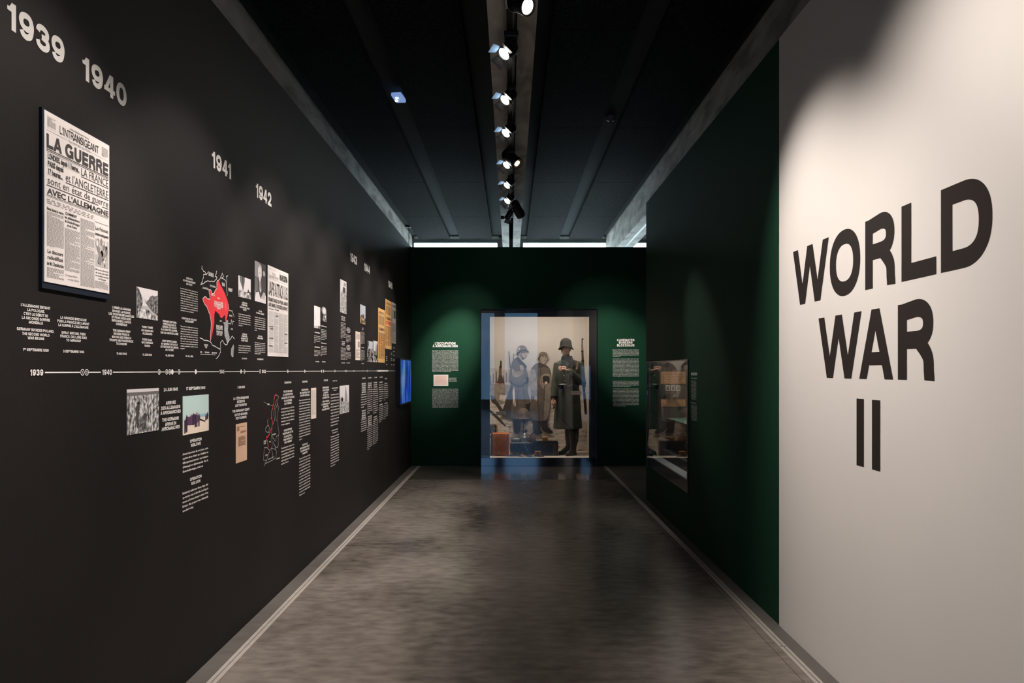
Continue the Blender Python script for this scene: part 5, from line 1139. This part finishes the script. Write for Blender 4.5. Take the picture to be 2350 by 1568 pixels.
MQ = empty('mannequin', (MQX, YMQ, IZ0), 'mannequin in a long grey-green greatcoat, helmet and black boots', 'mannequin')
sh_l, el_l, wr_l = mq(1282, 835), mq(1275, 880, -.02), mq(1270, 914, -.09)
sh_r, el_r, wr_r = mq(1326, 835), mq(1336, 879, -.05), mq(1300, 851, -.24)
hip_l, kn_l, an_l = mq(1294, 925), mq(1305, 975, .05), mq(1308, 1026, .14)
hip_r, kn_r, an_r = mq(1311, 925), mq(1314, 975, -.02), mq(1316, 1030, -.04)
# body: one continuous surface grown over its skeleton
bd = MB()
bd.tube([mq(1303, 935), mq(1303, 915), mq(1303, 885), mq(1303, 860), mq(1303, 838), mq(1303, 829)], [(.15, .11), (.165, .12), (.15, .11), (.18, .125), (.17, .10), (.08, .07)], 14)
bd.tube([mq(1303, 834), mq(1300, 822, -.01), mq(1299, 812, -.015)], [.065, .058, .056], 12)
for a_, b_, c_ in ((sh_l, el_l, wr_l), (sh_r, el_r, wr_r)): bd.tube([a_, a_.lerp(b_, .5), b_, b_.lerp(c_, .5), c_], [.062, .052, .046, .042, .030], 10)
for a_, b_, c_ in ((hip_l, kn_l, an_l), (hip_r, kn_r, an_r)): bd.tube([a_, a_.lerp(b_, .5), b_, b_.lerp(c_, .45), c_], [.085, .075, .058, .056, .038], 12)
o = bd.build('body', mat('dark_trouser_cloth', (.03, .032, .028), .9), MQ)
baked(o, [('REMESH', dict(mode='VOXEL', voxel_size=.014)), ('SMOOTH', dict(factor=.5, iterations=4))])
# head
hc = mq(1298.5, 801, -.02); yaw = Matrix.Rotation(R(-14), 3, 'Z')
hd = MB(); n = 18; rings = []
for i in range(1, 22):
    a = math.pi * i / 22; z = -math.cos(a); r = math.sin(a)
    ring = []
    for j in range(n * 2):
        t_ = 2 * math.pi * j / (n * 2); x = math.cos(t_); y = math.sin(t_)
        wx = .070 * r; wy = .092 * r
        if z < -.2: k = (-.2 - z) / .8; wx *= 1 - .22 * k; wy *= 1 - .10 * k
        fx = wx * x; fy = wy * y; zz = z * .122
        if y < 0:                                   # front features
            f = max(0, -y)
            fy *= .93
            nose = math.exp(-((x * .07) / .012) ** 2) * math.exp(-((z + .12) / .20) ** 2) * f; fy -= nose * .022
            tip = math.exp(-((x * .07) / .014) ** 2) * math.exp(-((z + .24) / .09) ** 2) * f; fy -= tip * .012
            brow = math.exp(-((z - .14) / .08) ** 2) * f; fy -= brow * .006
            for sx in (-1, 1):
                sock = math.exp(-(((x * .07) - sx * .030) / .016) ** 2) * math.exp(-((z - .01) / .11) ** 2) * f; fy += sock * .010
                chk = math.exp(-(((x * .07) - sx * .036) / .018) ** 2) * math.exp(-((z + .26) / .14) ** 2) * f; fy -= chk * .006
            mouth = math.exp(-((x * .07) / .024) ** 2) * math.exp(-((z + .50) / .08) ** 2) * f; fy -= mouth * .006
            chin = math.exp(-((x * .07) / .024) ** 2) * math.exp(-((z + .80) / .13) ** 2) * f; fy -= chin * .012
        ring.append(hc + yaw @ Vector((fx, fy, zz)))
    rings.append(ring)
hd.loft(rings, 0, True)
for sx in (-1, 1): hd.ball(hc + yaw @ Vector((sx * .073, .008, -.008)), (.010, .018, .032), 8)
HD = hd.build('head', M_skin, MQ, True)
for sx in (-1, 1):
    MB().ball(hc + yaw @ Vector((sx * .029, -.0715, .004)), (.013, .008, .007), 8).build('eye', M_eye, HD, True)
    MB().ball(hc + yaw @ Vector((sx * .029, -.0785, .004)), (.005, .003, .005), 6).build('iris', M_iris, HD, True)
    MB().cbox(hc + yaw @ Vector((sx * .030, -.082, .026)), (.032, .006, .006), rot=yaw @ Matrix.Rotation(R(-6 * sx), 3, 'Y')).build('eyebrow', M_brow, HD)
MB().ball(hc + yaw @ Vector((0, -.084, -.060)), (.022, .006, .0065), 8).build('mouth', M_lip, HD, True)
# helmet
hz = .052
hp = []
hm = MB(); N_ = 28
def hring(rx, ry, z, dip=0.0, out=0.0):
    r_ = []
    for j in range(N_):
        t_ = 2 * math.pi * j / N_; x = math.cos(t_); y = math.sin(t_)
        side = abs(x) ** 1.5
        r_.append(hc + yaw @ Vector(((rx + out * side) * x, (ry + out * .7) * y, z - dip * (side * .9 + .35 * max(0, y)))))
    return r_
hm.loft([hring(.004, .004, hz + .125), hring(.035, .042, hz + .120), hring(.065, .078, hz + .103), hring(.086, .103, hz + .072), hring(.095, .114, hz + .035), hring(.098, .118, hz + .010, .018), hring(.100, .122, hz - .002, .040, .012), hring(.104, .130, hz - .012, .058, .026),
         hring(.101, .126, hz - .014, .058, .024), hring(.094, .114, hz + .004, .036), hring(.088, .105, hz + .05), hring(.05, .06, hz + .10)], 0, True)
hm.build('helmet', M_helm, MQ, True)
MB().tube([hc + yaw @ Vector((-.074, -.02, .02)), hc + yaw @ Vector((-.066, -.035, -.06)), hc + yaw @ Vector((-.03, -.065, -.118)), hc + yaw @ Vector((0, -.075, -.128)), hc + yaw @ Vector((.03, -.065, -.118)), hc + yaw @ Vector((.066, -.035, -.06)), hc + yaw @ Vector((.074, -.02, .02))], .0045, 6).build('chin_strap', M_brownl, MQ)
# greatcoat: lofted body and skirt, sleeves, joined into one surface
def cring(cx, py, rx, ry, folds=0.0, dy=0.0, n=44, nf=9, sq=.85):
    c = mq(cx, py, dy); r_ = []
    for j in range(n):
        t_ = 2 * math.pi * j / n; k = 1 + folds * math.sin(nf * t_ + .7) + folds * .5 * math.sin(5 * t_)
        c_, s_ = math.cos(t_), math.sin(t_)
        r_.append(c + Vector((rx * k * math.copysign(abs(c_) ** sq, c_), ry * k * math.copysign(abs(s_) ** sq, s_), 0)))
    return r_
ct = MB()
ct.loft([cring(1302, 824, .075, .072), cring(1303, 829, .150, .095), cring(1303, 836, .190, .120), cring(1303, 850, .198, .140, .0), cring(1303, 866, .192, .142, .01), cring(1303, 882, .182, .135, .012), cring(1303, 886, .180, .133, .012),
         cring(1303, 900, .192, .145, .02), cring(1303, 925, .205, .160, .03), cring(1303, 955, .215, .172, .042), cring(1303, 975, .222, .180, .05), cring(1303, 984, .226, .184, .052),
         cring(1303, 984, .212, .170, .052), cring(1303, 950, .19, .15, .04), cring(1303, 900, .17, .125, .02), cring(1303, 850, .16, .11), cring(1303, 826, .06, .055)], 0, True)
def sleeve(a, b, c):
    d1 = (b - a); d2 = (c - b)
    ct.tube([a + Vector((0, 0, .01)), a.lerp(b, .25), a.lerp(b, .6), b, b.lerp(c, .3), b.lerp(c, .7), b.lerp(c, .97)], [.078, .080, .074, .070, .066, .062, .060], 14)
sleeve(sh_l, el_l, wr_l); sleeve(sh_r, el_r, wr_r)
CO = ct.build('greatcoat', M_coat, MQ)
baked(CO, [('REMESH', dict(mode='VOXEL', voxel_size=.0105)), ('SMOOTH', dict(factor=.5, iterations=3))])
cl = MB()
cl.loft([cring(1301.5, 829, .100, .085, n=24), cring(1301, 820, .082, .078, n=24), cring(1301, 817, .080, .076, n=24), cring(1301, 821, .090, .088, n=24), cring(1302, 831, .115, .100, n=24)], 0, True, False)
for s_ in (-1, 1):
    p_ = [mq(1301 + s_ * 2, 826, -.10), mq(1301 + s_ * 13, 827, -.085), mq(1301 + s_ * 16, 838, -.125), mq(1301 + s_ * 7, 847, -.158)]
    cl.loft([p_, [q + Vector((0, -.008, 0)) for q in p_]], 0, True)
cl.build('collar', M_collar, MQ)
MB().cbox(mq(1302, 862, -.148), (.045, .014, .32), rot=Matrix.Rotation(R(-2), 3, 'X')).build('front_placket', M_coat, MQ)
for s_ in (-1, 1):
    for k in range(4):
        MB().ball(mq(1302 + s_ * (7 + (3 - k) * 1.2), 850 + k * 12, -.150 + (.01 if k == 0 else 0)), (.010, .006, .010), 6).build('button', M_btn, MQ, True)
blt = MB(); blt.loft([cring(1303, 881, .190, .143, .0, n=36), cring(1303, 888, .188, .142, .0, n=36), cring(1303, 888, .180, .134, .0, n=36), cring(1303, 881, .182, .134, .0, n=36)], 0, False, True)
BL = blt.build('belt', M_leather, MQ, True); MB().cbox(mq(1303, 884.5, -.150), (.055, .012, .045), bev=.006).build('buckle', M_btn, BL)
for s_ in (-1, 1): MB().cbox(mq(1303 + s_ * 15, 888, -.148), (.075, .035, .07), bev=.008, rot=Matrix.Rotation(R(-18 * s_), 3, 'Z')).build('cartridge_pouch', M_leather, BL)
for s_ in (-1, 1): MB().cbox(mq(1303 + s_ * 18, 829.5, 0), (.115, .045, .010), bev=.004, rot=Matrix.Rotation(R(16 * s_), 3, 'Y')).build('shoulder_strap', M_collar, MQ)
st = MB(); st.tube([mq(1322, 828, .02), mq(1325, 832, -.10), mq(1322, 848, -.155), mq(1316, 866, -.155), mq(1315, 882, -.148)], [(.016, .004)] * 5, 8); st.build('rifle_sling', M_brownl, MQ)
# hands
def hand(w, pdir, nrm, side, curl, name, hold=0.0):
    """w wrist, pdir palm direction, nrm out of the back of the hand"""
    p = Vector(pdir).normalized(); nn = Vector(nrm); nn = (nn - p * nn.dot(p)).normalized(); s_ = p.cross(nn) * side
    mb = MB(); mb.tube([w - p * .03, w, w + p * .03, w + p * .07, w + p * .085], [(.024, .020), (.027, .020), (.036, .017), (.041, .015), (.036, .012)], 12)
    # orient palm: widen along s_
    base = w + p * .078
    for k, (off, ln) in enumerate(((-.028, .068), (-.010, .078), (.009, .072), (.027, .056))):
        b = base + s_ * off; a1, a2, a3 = curl
        q = [b - p * .02, b]; d = p.copy(); cur = b
        for seg_, ang in zip((.45, .32, .23), (a1, a2, a3)):
            d = (Matrix.Rotation(-R(ang + k * 3) * 1, 3, s_ * side) @ d); cur = cur + d * ln * seg_; q.append(cur)
        mb.tube(q, [.0095, .0095, .0088, .0080, .0066], 8)
    t0 = w + p * .022 - s_ * .026; tq = [t0, t0 - s_ * .018 + p * .022 - nn * .010, t0 - s_ * .020 + p * .048 - nn * .022, t0 - s_ * .008 + p * .066 - nn * .030]
    mb.tube(tq, [.014, .012, .010, .008], 8)
    o = mb.build(name, M_skin, MQ); return baked(o, [('REMESH', dict(mode='VOXEL', voxel_size=.0042)), ('SMOOTH', dict(factor=.4, iterations=2))])
hand(wr_l + Vector((.0, -.015, -.01)), (-.10, -.22, -1), (-.9, -.35, .1), 1, (18, 28, 22), 'hand')
hand(wr_r + Vector((-.01, -.01, .005)), (-1, -.12, .30), (.1, -1, .1), -1, (12, 22, 18), 'hand')
MB().cbox(mq(1271, 931, -.135), (.022, .012, .11), bev=.004, rot=Matrix.Rotation(R(24), 3, 'Y')).build('red_handle', mat('red_brown_grip', (.45, .07, .02), .4), MQ)
# boots
for (k, a_) in ((kn_l, an_l), (kn_r, an_r)):
    b = MB(); g = Vector((a_.x, a_.y, 0))
    FM = Matrix.Rotation(R(-38 if a_ is an_r else -62), 2)
    def er(x, y, z, rx, ry):
        o_ = []
        for j in range(20):
            v = FM @ Vector((x + rx * math.cos(2 * math.pi * j / 20), y + ry * math.sin(2 * math.pi * j / 20))); o_.append(Vector((g.x + v.x, g.y + v.y, z)))
        return o_
    b.loft([er(0, -.065, .0, .050, .140), er(0, -.065, .022, .052, .142), er(0, -.070, .045, .050, .138), er(0, -.045, .075, .046, .105), er(0, -.015, .105, .044, .070), er(0, 0, .15, .047, .056), er(0, .008, .23, .070, .074), er(0, .008, .33, .080, .082), er(0, .004, .45, .082, .083), er(0, .004, .45, .070, .070), er(0, .006, .30, .05, .05)], 0, True)
    o = b.build('boot', M_leather, MQ, True)
    MB().loft([er(0, -.065, -.0, .053, .144), er(0, -.065, .018, .053, .144)], 0, True).build('sole', M_lamp, o)
# rifle slung behind the shoulder (its own thing)
rt = mq(1337.5, 776, .12) + Vector(MQ.location)
RF = empty('slung_rifle', rt, 'long wooden rifle slung muzzle-up behind the shoulder of the mannequin', 'rifle')
def rl(px, py, dy=.12): return mq(px, py, dy) + Vector(MQ.location) - rt
MB().tube([rl(1337.5, 776), rl(1337.8, 800)], .008, 10).tube([rl(1337.8, 800), rl(1338, 812)], .011, 10).build('barrel', M_steel, RF)
MB().cbox(rl(1338.8, 778), (.026, .008, .022)).cbox(rl(1337, 784), (.02, .02, .012)).build('front_sight', M_steel, RF)
MB().tube([rl(1337.6, 790), rl(1338.5, 812), rl(1339.5, 838), rl(1340.5, 862), rl(1341.3, 884), rl(1341.8, 896), rl(1343.5, 915), rl(1346, 945), rl(1346.4, 952)], [(.014, .014), (.017, .016), (.021, .018), (.026, .02), (.028, .024), (.020, .020), (.022, .030), (.024, .055), (.022, .052)], 12).build('stock', M_wood, RF, True)
MB().lathe([(.019, -.012), (.020, 0), (.019, .012)], rl(1338, 806), 12).lathe([(.023, -.012), (.024, 0), (.023, .012)], rl(1339, 828), 12).build('barrel_band', M_steel, RF)
MB().tube([rl(1341.2, 872), rl(1341.6, 892)], .018, 10).tube([rl(1341.6, 884), rl(1345.5, 886, .10), rl(1346.5, 889, .09)], .006, 6).build('bolt', M_steel, RF)
MB().tube([rl(1339, 828, .09), rl(1333, 829.5, .09), rl(1322, 829, .04)], [(.013, .003)] * 3, 6).build('sling', M_brownl, RF)

# ------------------------------------------------------------------ things on the case floor
def at(px, py, Y): return Vector(((px - CX) * Y / F, Y, EYE + (CY - py) * Y / F))
ZF = IZ0
def thing(name, px, Y, label, cat, group=None, rz=0): return empty(name, ((px - CX) * Y / F, Y, ZF), label, cat, group, rz)
M_fur = mat('orange_brown_hide', (.62, .17, .035), .95, noise=(18, .35, 6), bump=(70, .6)); M_fur2 = mat('orange_fur_tips', (.75, .26, .06), .95)
M_canvas = mat('olive_canvas', (.13, .105, .065), .95, noise=(14, .15, 4)); M_tin = mat('worn_grey_metal', (.23, .235, .24), .38, metal=.75, noise=(16, .25, 4)); M_dk = mat('dark_blue_grey_metal', (.045, .055, .075), .4, metal=.5)
M_tan2 = mat('tan_leather', (.42, .21, .09), .6, noise=(12, .15, 3)); M_card = mat('cream_label_card', (.78, .68, .55), .7); M_cop = mat('brown_felt', (.17, .075, .04), .95)
# fur covered pack
t = thing('fur_backpack', 1147, 11.93, 'orange fur-covered square backpack standing at the left of the showcase floor', 'backpack')
b = MB().cbox((.02, 0, .185), (.27, .14, .36), bev=.035).build('pack', M_fur, t)
MB().cbox((.02, -.078, .26), (.255, .02, .20), bev=.009).build('flap', M_fur, t)
hb = MB(); rs = random.Random(5)
for k in range(2600):
    x = rs.uniform(-.115, .155); z = rs.uniform(.01, .36); y = -.088 if z > .165 else -.072
    if rs.random() < .2: z = .365; y = rs.uniform(-.07, .06)
    l_ = rs.uniform(.010, .022); dx = rs.uniform(-.006, .006)
    hb.poly([(x, y, z), (x + .0022, y, z), (x + dx, y - .012, z - l_)])
tag(hb.build('fur', M_fur2, t), kind='stuff')
MB().cbox((-.135, -.02, .18), (.03, .10, .36), bev=.01, rot=Matrix.Rotation(R(3), 3, 'Y')).build('side_panel', M_canvas, t)
MB().cbox((-.112, -.06, .17), (.016, .03, .34), bev=.004, rot=Matrix.Rotation(R(4), 3, 'Y')).build('strap', M_brownl, t)
MB().lathe([(.02, 0), (.022, .014), (.004, .016)], (-.02, -.09, .06), 12, rot=Matrix.Rotation(R(90), 3, 'X')).build('buckle', M_tin, t)
# coiled object with a round lens on top
t = empty('signal_lamp', at(1132, 985, 12.09) - Vector((0, 0, .10)), 'round black signal lamp with a leather handle above the fur pack', 'lamp')
MB().cbox((0, .02, .10), (.11, .09, .17), bev=.02).build('case', M_canvas, t)
MB().lathe([(.0, -.03), (.045, -.03), (.058, -.018), (.058, .01), (.048, .018), (.042, .006), (0, .004)][::-1], (0, -.045, .07), 22, rot=Matrix.Rotation(R(90), 3, 'X')).build('ring', M_lamp, t)
MB().lathe([(.0, .010), (.03, .008), (.040, .003)], (0, -.050, .07), 20, rot=Matrix.Rotation(R(90), 3, 'X')).build('lens', M_tin, t)
MB().tube([(.02, -.02, .19), (.055, -.03, .17), (.068, -.03, .10), (.07, -.03, .0)], [(.014, .006)] * 4, 8).build('handle', M_tan2, t)
MB().cbox((0, .01, -.02), (.10, .09, .04)).build('foot', M_lamp, t)
# gear in the middle
t = thing('mess_tin', 1184, 12.10, 'kidney-shaped grey mess tin with a shiny bracket, upright behind the straps', 'mess tin')
MB().lathe([(.0, 0), (.075, 0), (.08, .01), (.08, .20), (.076, .21), (.0, .215)], n=24, sy=.6).build('tin', M_dk, t, True)
MB().lathe([(.078, .0), (.082, .006), (.082, .05), (.06, .062), (0, .065)], (0, 0, .20), 24, sy=.6).build('lid', M_tin, t, True)
MB().tube([(-.082, 0, .20), (-.06, 0, .31), (0, 0, .335), (.06, 0, .31), (.082, 0, .20)], .004, 6).build('bail_handle', M_tin, t)
t = thing('spirit_stove', 1204, 12.14, 'small shiny metal stove with knobs, tallest of the metal gear', 'stove')
MB().lathe([(0, 0), (.06, 0), (.062, .02), (.062, .26), (.05, .28), (.03, .30), (.028, .34), (0, .345)], n=22).build('tank', M_tin, t, True)
MB().ball((.02, -.01, .385), .026, 8).build('knob', M_dk, t, True); MB().tube([(.02, 0, .33), (.02, 0, .38)], .006, 6).build('spindle', M_tin, t)
MB().tube([(-.06, 0, .25), (-.10, -.01, .30), (-.115, -.01, .36)], .006, 6).build('pipe', M_dk, t)
for x in (-.03, .0, .035): MB().ball((x, -.062, .20), .009, 6).build('stud', M_tin, t, True)
t = thing('field_canteen', 1221, 12.13, 'round brown felt-covered canteen with an aluminium cap', 'canteen')
MB().ball((0, 0, .22), (.068, .045, .10), 12).build('bottle', M_cop, t, True); MB().lathe([(.02, 0), (.02, .03), (.0, .032)], (0, 0, .315), 14).build('cap', M_tin, t)
MB().lathe([(.055, 0), (.06, .02), (.06, .12)], (0, 0, .0), 18, sy=.7).build('cup', M_dk, t, True)
MB().tube([(-.03, -.045, .32), (-.035, -.05, .2), (-.02, -.055, .12), (.03, -.055, .06)], [(.010, .003)] * 4, 6).build('strap', M_brownl, t)
t = thing('ammunition_box', 1194, 11.95, 'blue-grey metal box with a bright long buckle bar and studs', 'box')
MB().cbox((0, 0, .115), (.33, .11, .15), bev=.008).build('box_body', M_dk, t); MB().cbox((0, -.006, .198), (.335, .12, .02), bev=.006).build('lid', M_tin, t)
for x in (-.13, -.07, .02): MB().ball((x, -.058, .15), .010, 6).build('stud', M_tin, t, True)
MB().cbox((.09, -.062, .13), (.02, .012, .13), bev=.003, rot=Matrix.Rotation(R(-28), 3, 'Y')).build('catch', M_tin, t); MB().cbox((0, 0, .02), (.31, .10, .04)).build('base', M_canvas, t)
for k, (px, Y, dx, lab, m) in enumerate(((1186, 11.80, .0, 'coiled brown belt with bright buckles in front of the metal box', M_brownl), (1212, 11.72, .0, 'dark folded straps with a pale tongue beside the coiled belt', M_leather))):
    t = thing('coiled_strap', px, Y, lab, 'strap', 'straps on the showcase floor')
    for q_ in range(3):
        pts = [(.12 * math.cos(a) * (1 - .12 * q_) + dx, .035 * math.sin(a), .014 + .020 * q_ + .012 * math.sin(a * 2 + q_)) for a in [i / 16 * 2 * math.pi for i in range(16)]]
        MB().tube(pts, [(.004, .012)] * 16, 6).build('loop', m if q_ != 1 else M_tan2, t)
    MB().cbox((.02, -.042, .03), (.045, .006, .035), bev=.002).build('buckle', M_tin, t); MB().cbox((-.07, -.038, .02), (.09, .005, .022), rot=Matrix.Rotation(R(12), 3, 'Y')).build('tongue', M_card if k else M_tin, t)
t = thing('bayonet', 1170, 11.74, 'sheathed dark bayonet lying in front of the fur pack', 'bayonet')
MB().tube([(-.02, 0, .016), (.16, -.01, .014)], [(.016, .008), (.008, .006)], 8).build('scabbard', M_steel, t); MB().tube([(-.02, 0, .016), (-.11, .01, .022)], [(.012, .010), (.014, .012)], 8).build('grip', M_wood, t)
# black case with tin and card block
t = thing('black_travel_case', 1252, 11.96, 'black leather travel case with a pale edge seam behind the amber block', 'case')
MB().cbox((0, 0, .115), (.40, .15, .23), bev=.010).build('case_body', M_leather, t)
MB().cbox((0, -.004, .205), (.404, .156, .05), bev=.010).build('lid', M_leather, t)
MB().cbox((.128, -.078, .115), (.005, .004, .22)).build('seam', M_btn, t)
MB().cbox((.165, -.078, .13), (.045, .006, .17), bev=.002).build('side_strap', M_brownl, t)
MB().cbox((-.02, -.080, .16), (.05, .012, .06), bev=.004).build('clasp', M_brownl, t)
for x in (-.17, .18): MB().ball((x, -.078, .21), .006, 6).build('rivet', M_btn, t, True)
t = empty('amber_tin', Vector(((1251 - CX) * 11.95 / F, 11.95, ZF + .231)), 'amber cigarette tin standing on the black travel case', 'tin')
MB().cbox((0, 0, .018), (.085, .06, .036), bev=.004).build('tin_body', M_tan2, t); MB().cbox((0, 0, .052), (.09, .06, .03), bev=.004).build('lid', mat('amber_lid', (.55, .30, .10), .5), t)
t = thing('leather_pouch', 1234, 11.76, 'small tan leather block with a strap in front of the travel case', 'pouch')
MB().cbox((0, 0, .045), (.10, .06, .085), bev=.006).build('pouch_body', M_tan2, t); MB().tube([(-.05, -.032, .02), (0, -.045, .012), (.06, -.045, .010), (.10, -.04, .012)], [(.004, .008)] * 4, 6).build('strap', M_leather, t); MB().cbox((0, -.032, .05), (.02, .006, .05)).build('tab', M_brownl, t)
# exhibit helmet behind the gear on a rod
t = empty('display_helmet', at(1201, 958, 12.40), 'brown helmet raised on a thin stand behind the metal gear', 'helmet')
MB().lathe([(.125, -.02), (.112, .0), (.105, .02), (.104, .06), (.09, .11), (.055, .145), (.004, .155)], n=26, sx=.95, sy=1.1).build('shell', mat('rusty_brown_helmet', (.12, .075, .05), .7, noise=(20, .3, 4)), t, True)
zb = t.location.z - ZF
MB().tube([(0, 0, .14), (0, 0, -zb + .006)], .006, 8).lathe([(.05, -zb), (.05, -zb + .008), (.0, -zb + .008)], n=16).build('stand', M_lamp, t)
# label cards on thin rods
for (x0, x1, y0, y1, Y, lab) in ((1138.5, 1161, 944.5, 953.5, 11.78, 'cream label card above the fur backpack, left of the display helmet'), (1311.5, 1335, 897.5, 906.5, 11.80, 'cream label card in front of the greatcoat hip')):
    a = at(x0, y1, Y); b = at(x1, y0, Y); t = empty('label_card', (a + b) / 2, lab, 'label', 'label cards in the showcase')
    w, h = b.x - a.x, b.z - a.z
    c = MB().cbox((0, 0, 0), (w, .003, h)).build('card', M_card, t)
    ln = MB()
    for k in range(3): ln.cbox((-.01, -.002, h * (.28 - .26 * k)), (w * .75, .0004, h * .09))
    ln.build('print', M_ink3, c)
    MB().tube([(w * .45, .004, 0), ((IX1 - t.location.x - .002) if x0 > 1300 else (IX0 - t.location.x + .002), .004, 0)], .003, 6).build('rod', M_btn, t)

# ------------------------------------------------------------------ low showcase in the right wall
LC = empty('low_showcase', (XR, 7.6, .4), 'low glazed showcase let into the right green wall, with documents inside', 'showcase')
lo_ = Vector(LC.location)
Y0, Y1 = CASE_Y0 + .012, CASE_Y1 - .002; g0, g1 = 6.70, 8.55
mb = MB().box(XR + .012, XR + .03, Y0, g0, .402, 1.598).box(XR + .012, XR + .03, g1, Y1, .402, 1.598).box(XR + .012, XR + .03, g0, g1, .402, .505).box(XR + .012, XR + .03, g0, g1, 1.585, 1.598)
loc(mb, lo_).build('surround', M_frame, LC)
mb = MB().box(XR - .008, XR + .012, Y0, Y0 + .008, .402, 1.598).box(XR - .008, XR + .012, Y1 - .006, Y1, .402, 1.598).box(XR - .008, XR + .012, Y0 + .008, Y1 - .006, 1.590, 1.598)
loc(mb, lo_).build('frame', mat('pinkish_black_case_edge', (.05, .035, .035), .3, metal=.5), LC)
loc(MB().box(XR - .004, XR + .004, Y0 + .009, Y1 - .007, .403, 1.589), lo_).build('glass_pane', M_caseglass, LC)
M_in = mat('grey_case_lining', (.05, .047, .045), .8); M_ledge = mat('pale_grey_ledge', (.50, .54, .54), .6)
CX1 = 2.35
mb = MB().box(CX1, CX1 + .02, 6.62, 8.52, .40, 1.60).box(XR + .121, CX1, 6.62, 6.64, .40, 1.60).box(XR + .121, CX1, 8.50, 8.52, .40, 1.60).box(XR + .121, CX1 + .02, 6.62, 8.52, 1.601, 1.62).box(XR + .121, CX1, 6.64, 8.50, .40, .42)
loc(mb, lo_).build('lining', M_in, LC)
loc(MB().box(XR + .031, 1.725, 6.70, 8.49, .485, .506), lo_).build('ledge', M_ledge, LC)
loc(MB().box(1.725, CX1 - .001, 6.645, 8.49, .425, .60), lo_).build('plinth', M_in, LC)
area('case_light', Vector((1.78, 7.5, 1.58)) - lo_, .05, 1.6, 5.0, (0, 0, 0), (1, .95, .88), LC)
def card(px0, px1, y0, y1, Y, name, label, cat, m, ink, rows=4, group=None):
    a = at(px0, y1, Y); b = at(px1, y0, Y); t = empty(name, ((a.x + b.x) / 2, Y, a.z), label, cat, group); w, h = b.x - a.x, b.z - a.z
    MB().box(-w / 2, w / 2, -.003, 0, 0, h).build('sheet', m, t); p = MB(); r_ = random.Random(px0)
    for k in range(rows):
        z = h * (.88 - .80 * k / max(1, rows - 1)); u = -w * .42
        while u < w * .38: l_ = r_.uniform(.05, .22) * w; p.box(u, min(w * .42, u + l_), -.0036, -.0031, z - h * .018, z + h * .012); u += l_ + w * .04
    p.build('print', ink, t); return t
M_oran = mat('aged_orange_map_paper', (.62, .30, .13), .7, noise=(9, .18, 5)); YD = 8.495
card(1516, 1573, 853, 881, YD, 'framed_map', 'wide aged orange document at the top of the low showcase', 'document', M_oran, M_brown, 7)
card(1517, 1573, 916.5, 933, YD, 'framed_map', 'long aged orange strip document in the middle of the low showcase', 'document', M_oran, M_brown, 5)
for k, (a_, b_) in enumerate(((1527.5, 1537.5), (1540, 1549.5), (1551.5, 1561))):
    t = card(a_, b_, 884.5, 897.5, YD, 'small_photograph', ('leftmost', 'middle', 'rightmost')[k] + ' of three small pale-edged photographs in the low showcase', 'photograph', M_card, M_ink, 1, 'small photographs in the low showcase')
    w = (b_ - a_) * YD / F; h = 13 * YD / F; c = MB().box(-w * .36, w * .36, -.0045, -.0038, h * .12, h * .85); c.build('image', M_ink2, t)
    MB().box(-w * .2, w * .15, -.0052, -.0046, h * .12, h * .6).build('figure', M_ink, t)
t = empty('leather_wallet', ((1541 - CX) * 8.42 / F, 8.42, EYE + (CY - 916) * 8.42 / F), 'black leather wallet between the small photographs and the strip document', 'wallet')
MB().cbox((0, .03, .034), (.135, .05, .066), bev=.008).build('cover', M_leather, t); MB().lathe([(0, 0), (.016, 0), (.018, .004)][::-1], (.035, .004, .036), 14, rot=Matrix.Rotation(R(90), 3, 'X')).build('stud', M_btn, t)
t = empty('glass_shelf', (2.0, 8.0, .955), 'green-edged glass shelf carrying small papers inside the low showcase', 'shelf')
MB().box(-.22, .34, -.60, .48, -.008, 0).build('shelf_plate', mat('green_glass_edge', (.35, .62, .48), .15), t)
for k, (x, y, rz) in enumerate(((-.1, -.42, 10), (-.02, -.30, -20), (-.1, -.12, 5), (.03, .05, 30))):
    t = empty('paper_slip', (2.0 + x, 8.0 + y, .9555), ('nearest', 'second', 'third', 'farthest')[k] + ' pale paper slip lying on the glass shelf', 'paper', 'paper slips on the glass shelf', R(rz))
    MB().cbox((0, 0, .002), (.09, .06, .003)).build('sheet', M_card, t); MB().cbox((0, 0, .0038), (.06, .03, .0004)).build('print', M_ink2, t)
t = empty('brown_lidded_jar', (1.98, 7.55, .601), 'brown round jar standing on the plinth of the low showcase', 'jar')
MB().lathe([(0, 0), (.06, 0), (.075, .03), (.07, .12), (.045, .15)], n=22).build('jar_body', M_cop, t, True); MB().lathe([(.048, 0), (.048, .02), (.01, .03), (.0, .045)], (0, 0, .15), 18).build('lid', M_brownl, t, True)

# glowing red bars added behind the camera to reflect in the showcase glass
for (x0, x1, lab) in ((-.62, -.27, 'added red glow bar on the rear glazing left of the centre line'), (1.10, 1.45, 'added red glow bar on the rear wall right of the centre line')):
    t = empty('glow_bar', ((x0 + x1) / 2, YR + .06, .97), lab, 'glow bar')
    MB().box(x0 - (x0 + x1) / 2, x1 - (x0 + x1) / 2, -.015, .015, -.018, .018).build('bar', M_red, t)
    for x in (x0 + .03, x1 - .03): MB().box(x - (x0 + x1) / 2 - .01, x - (x0 + x1) / 2 + .01, -.06, -.015, -.014, .014).build('bracket', M_lamp, t)
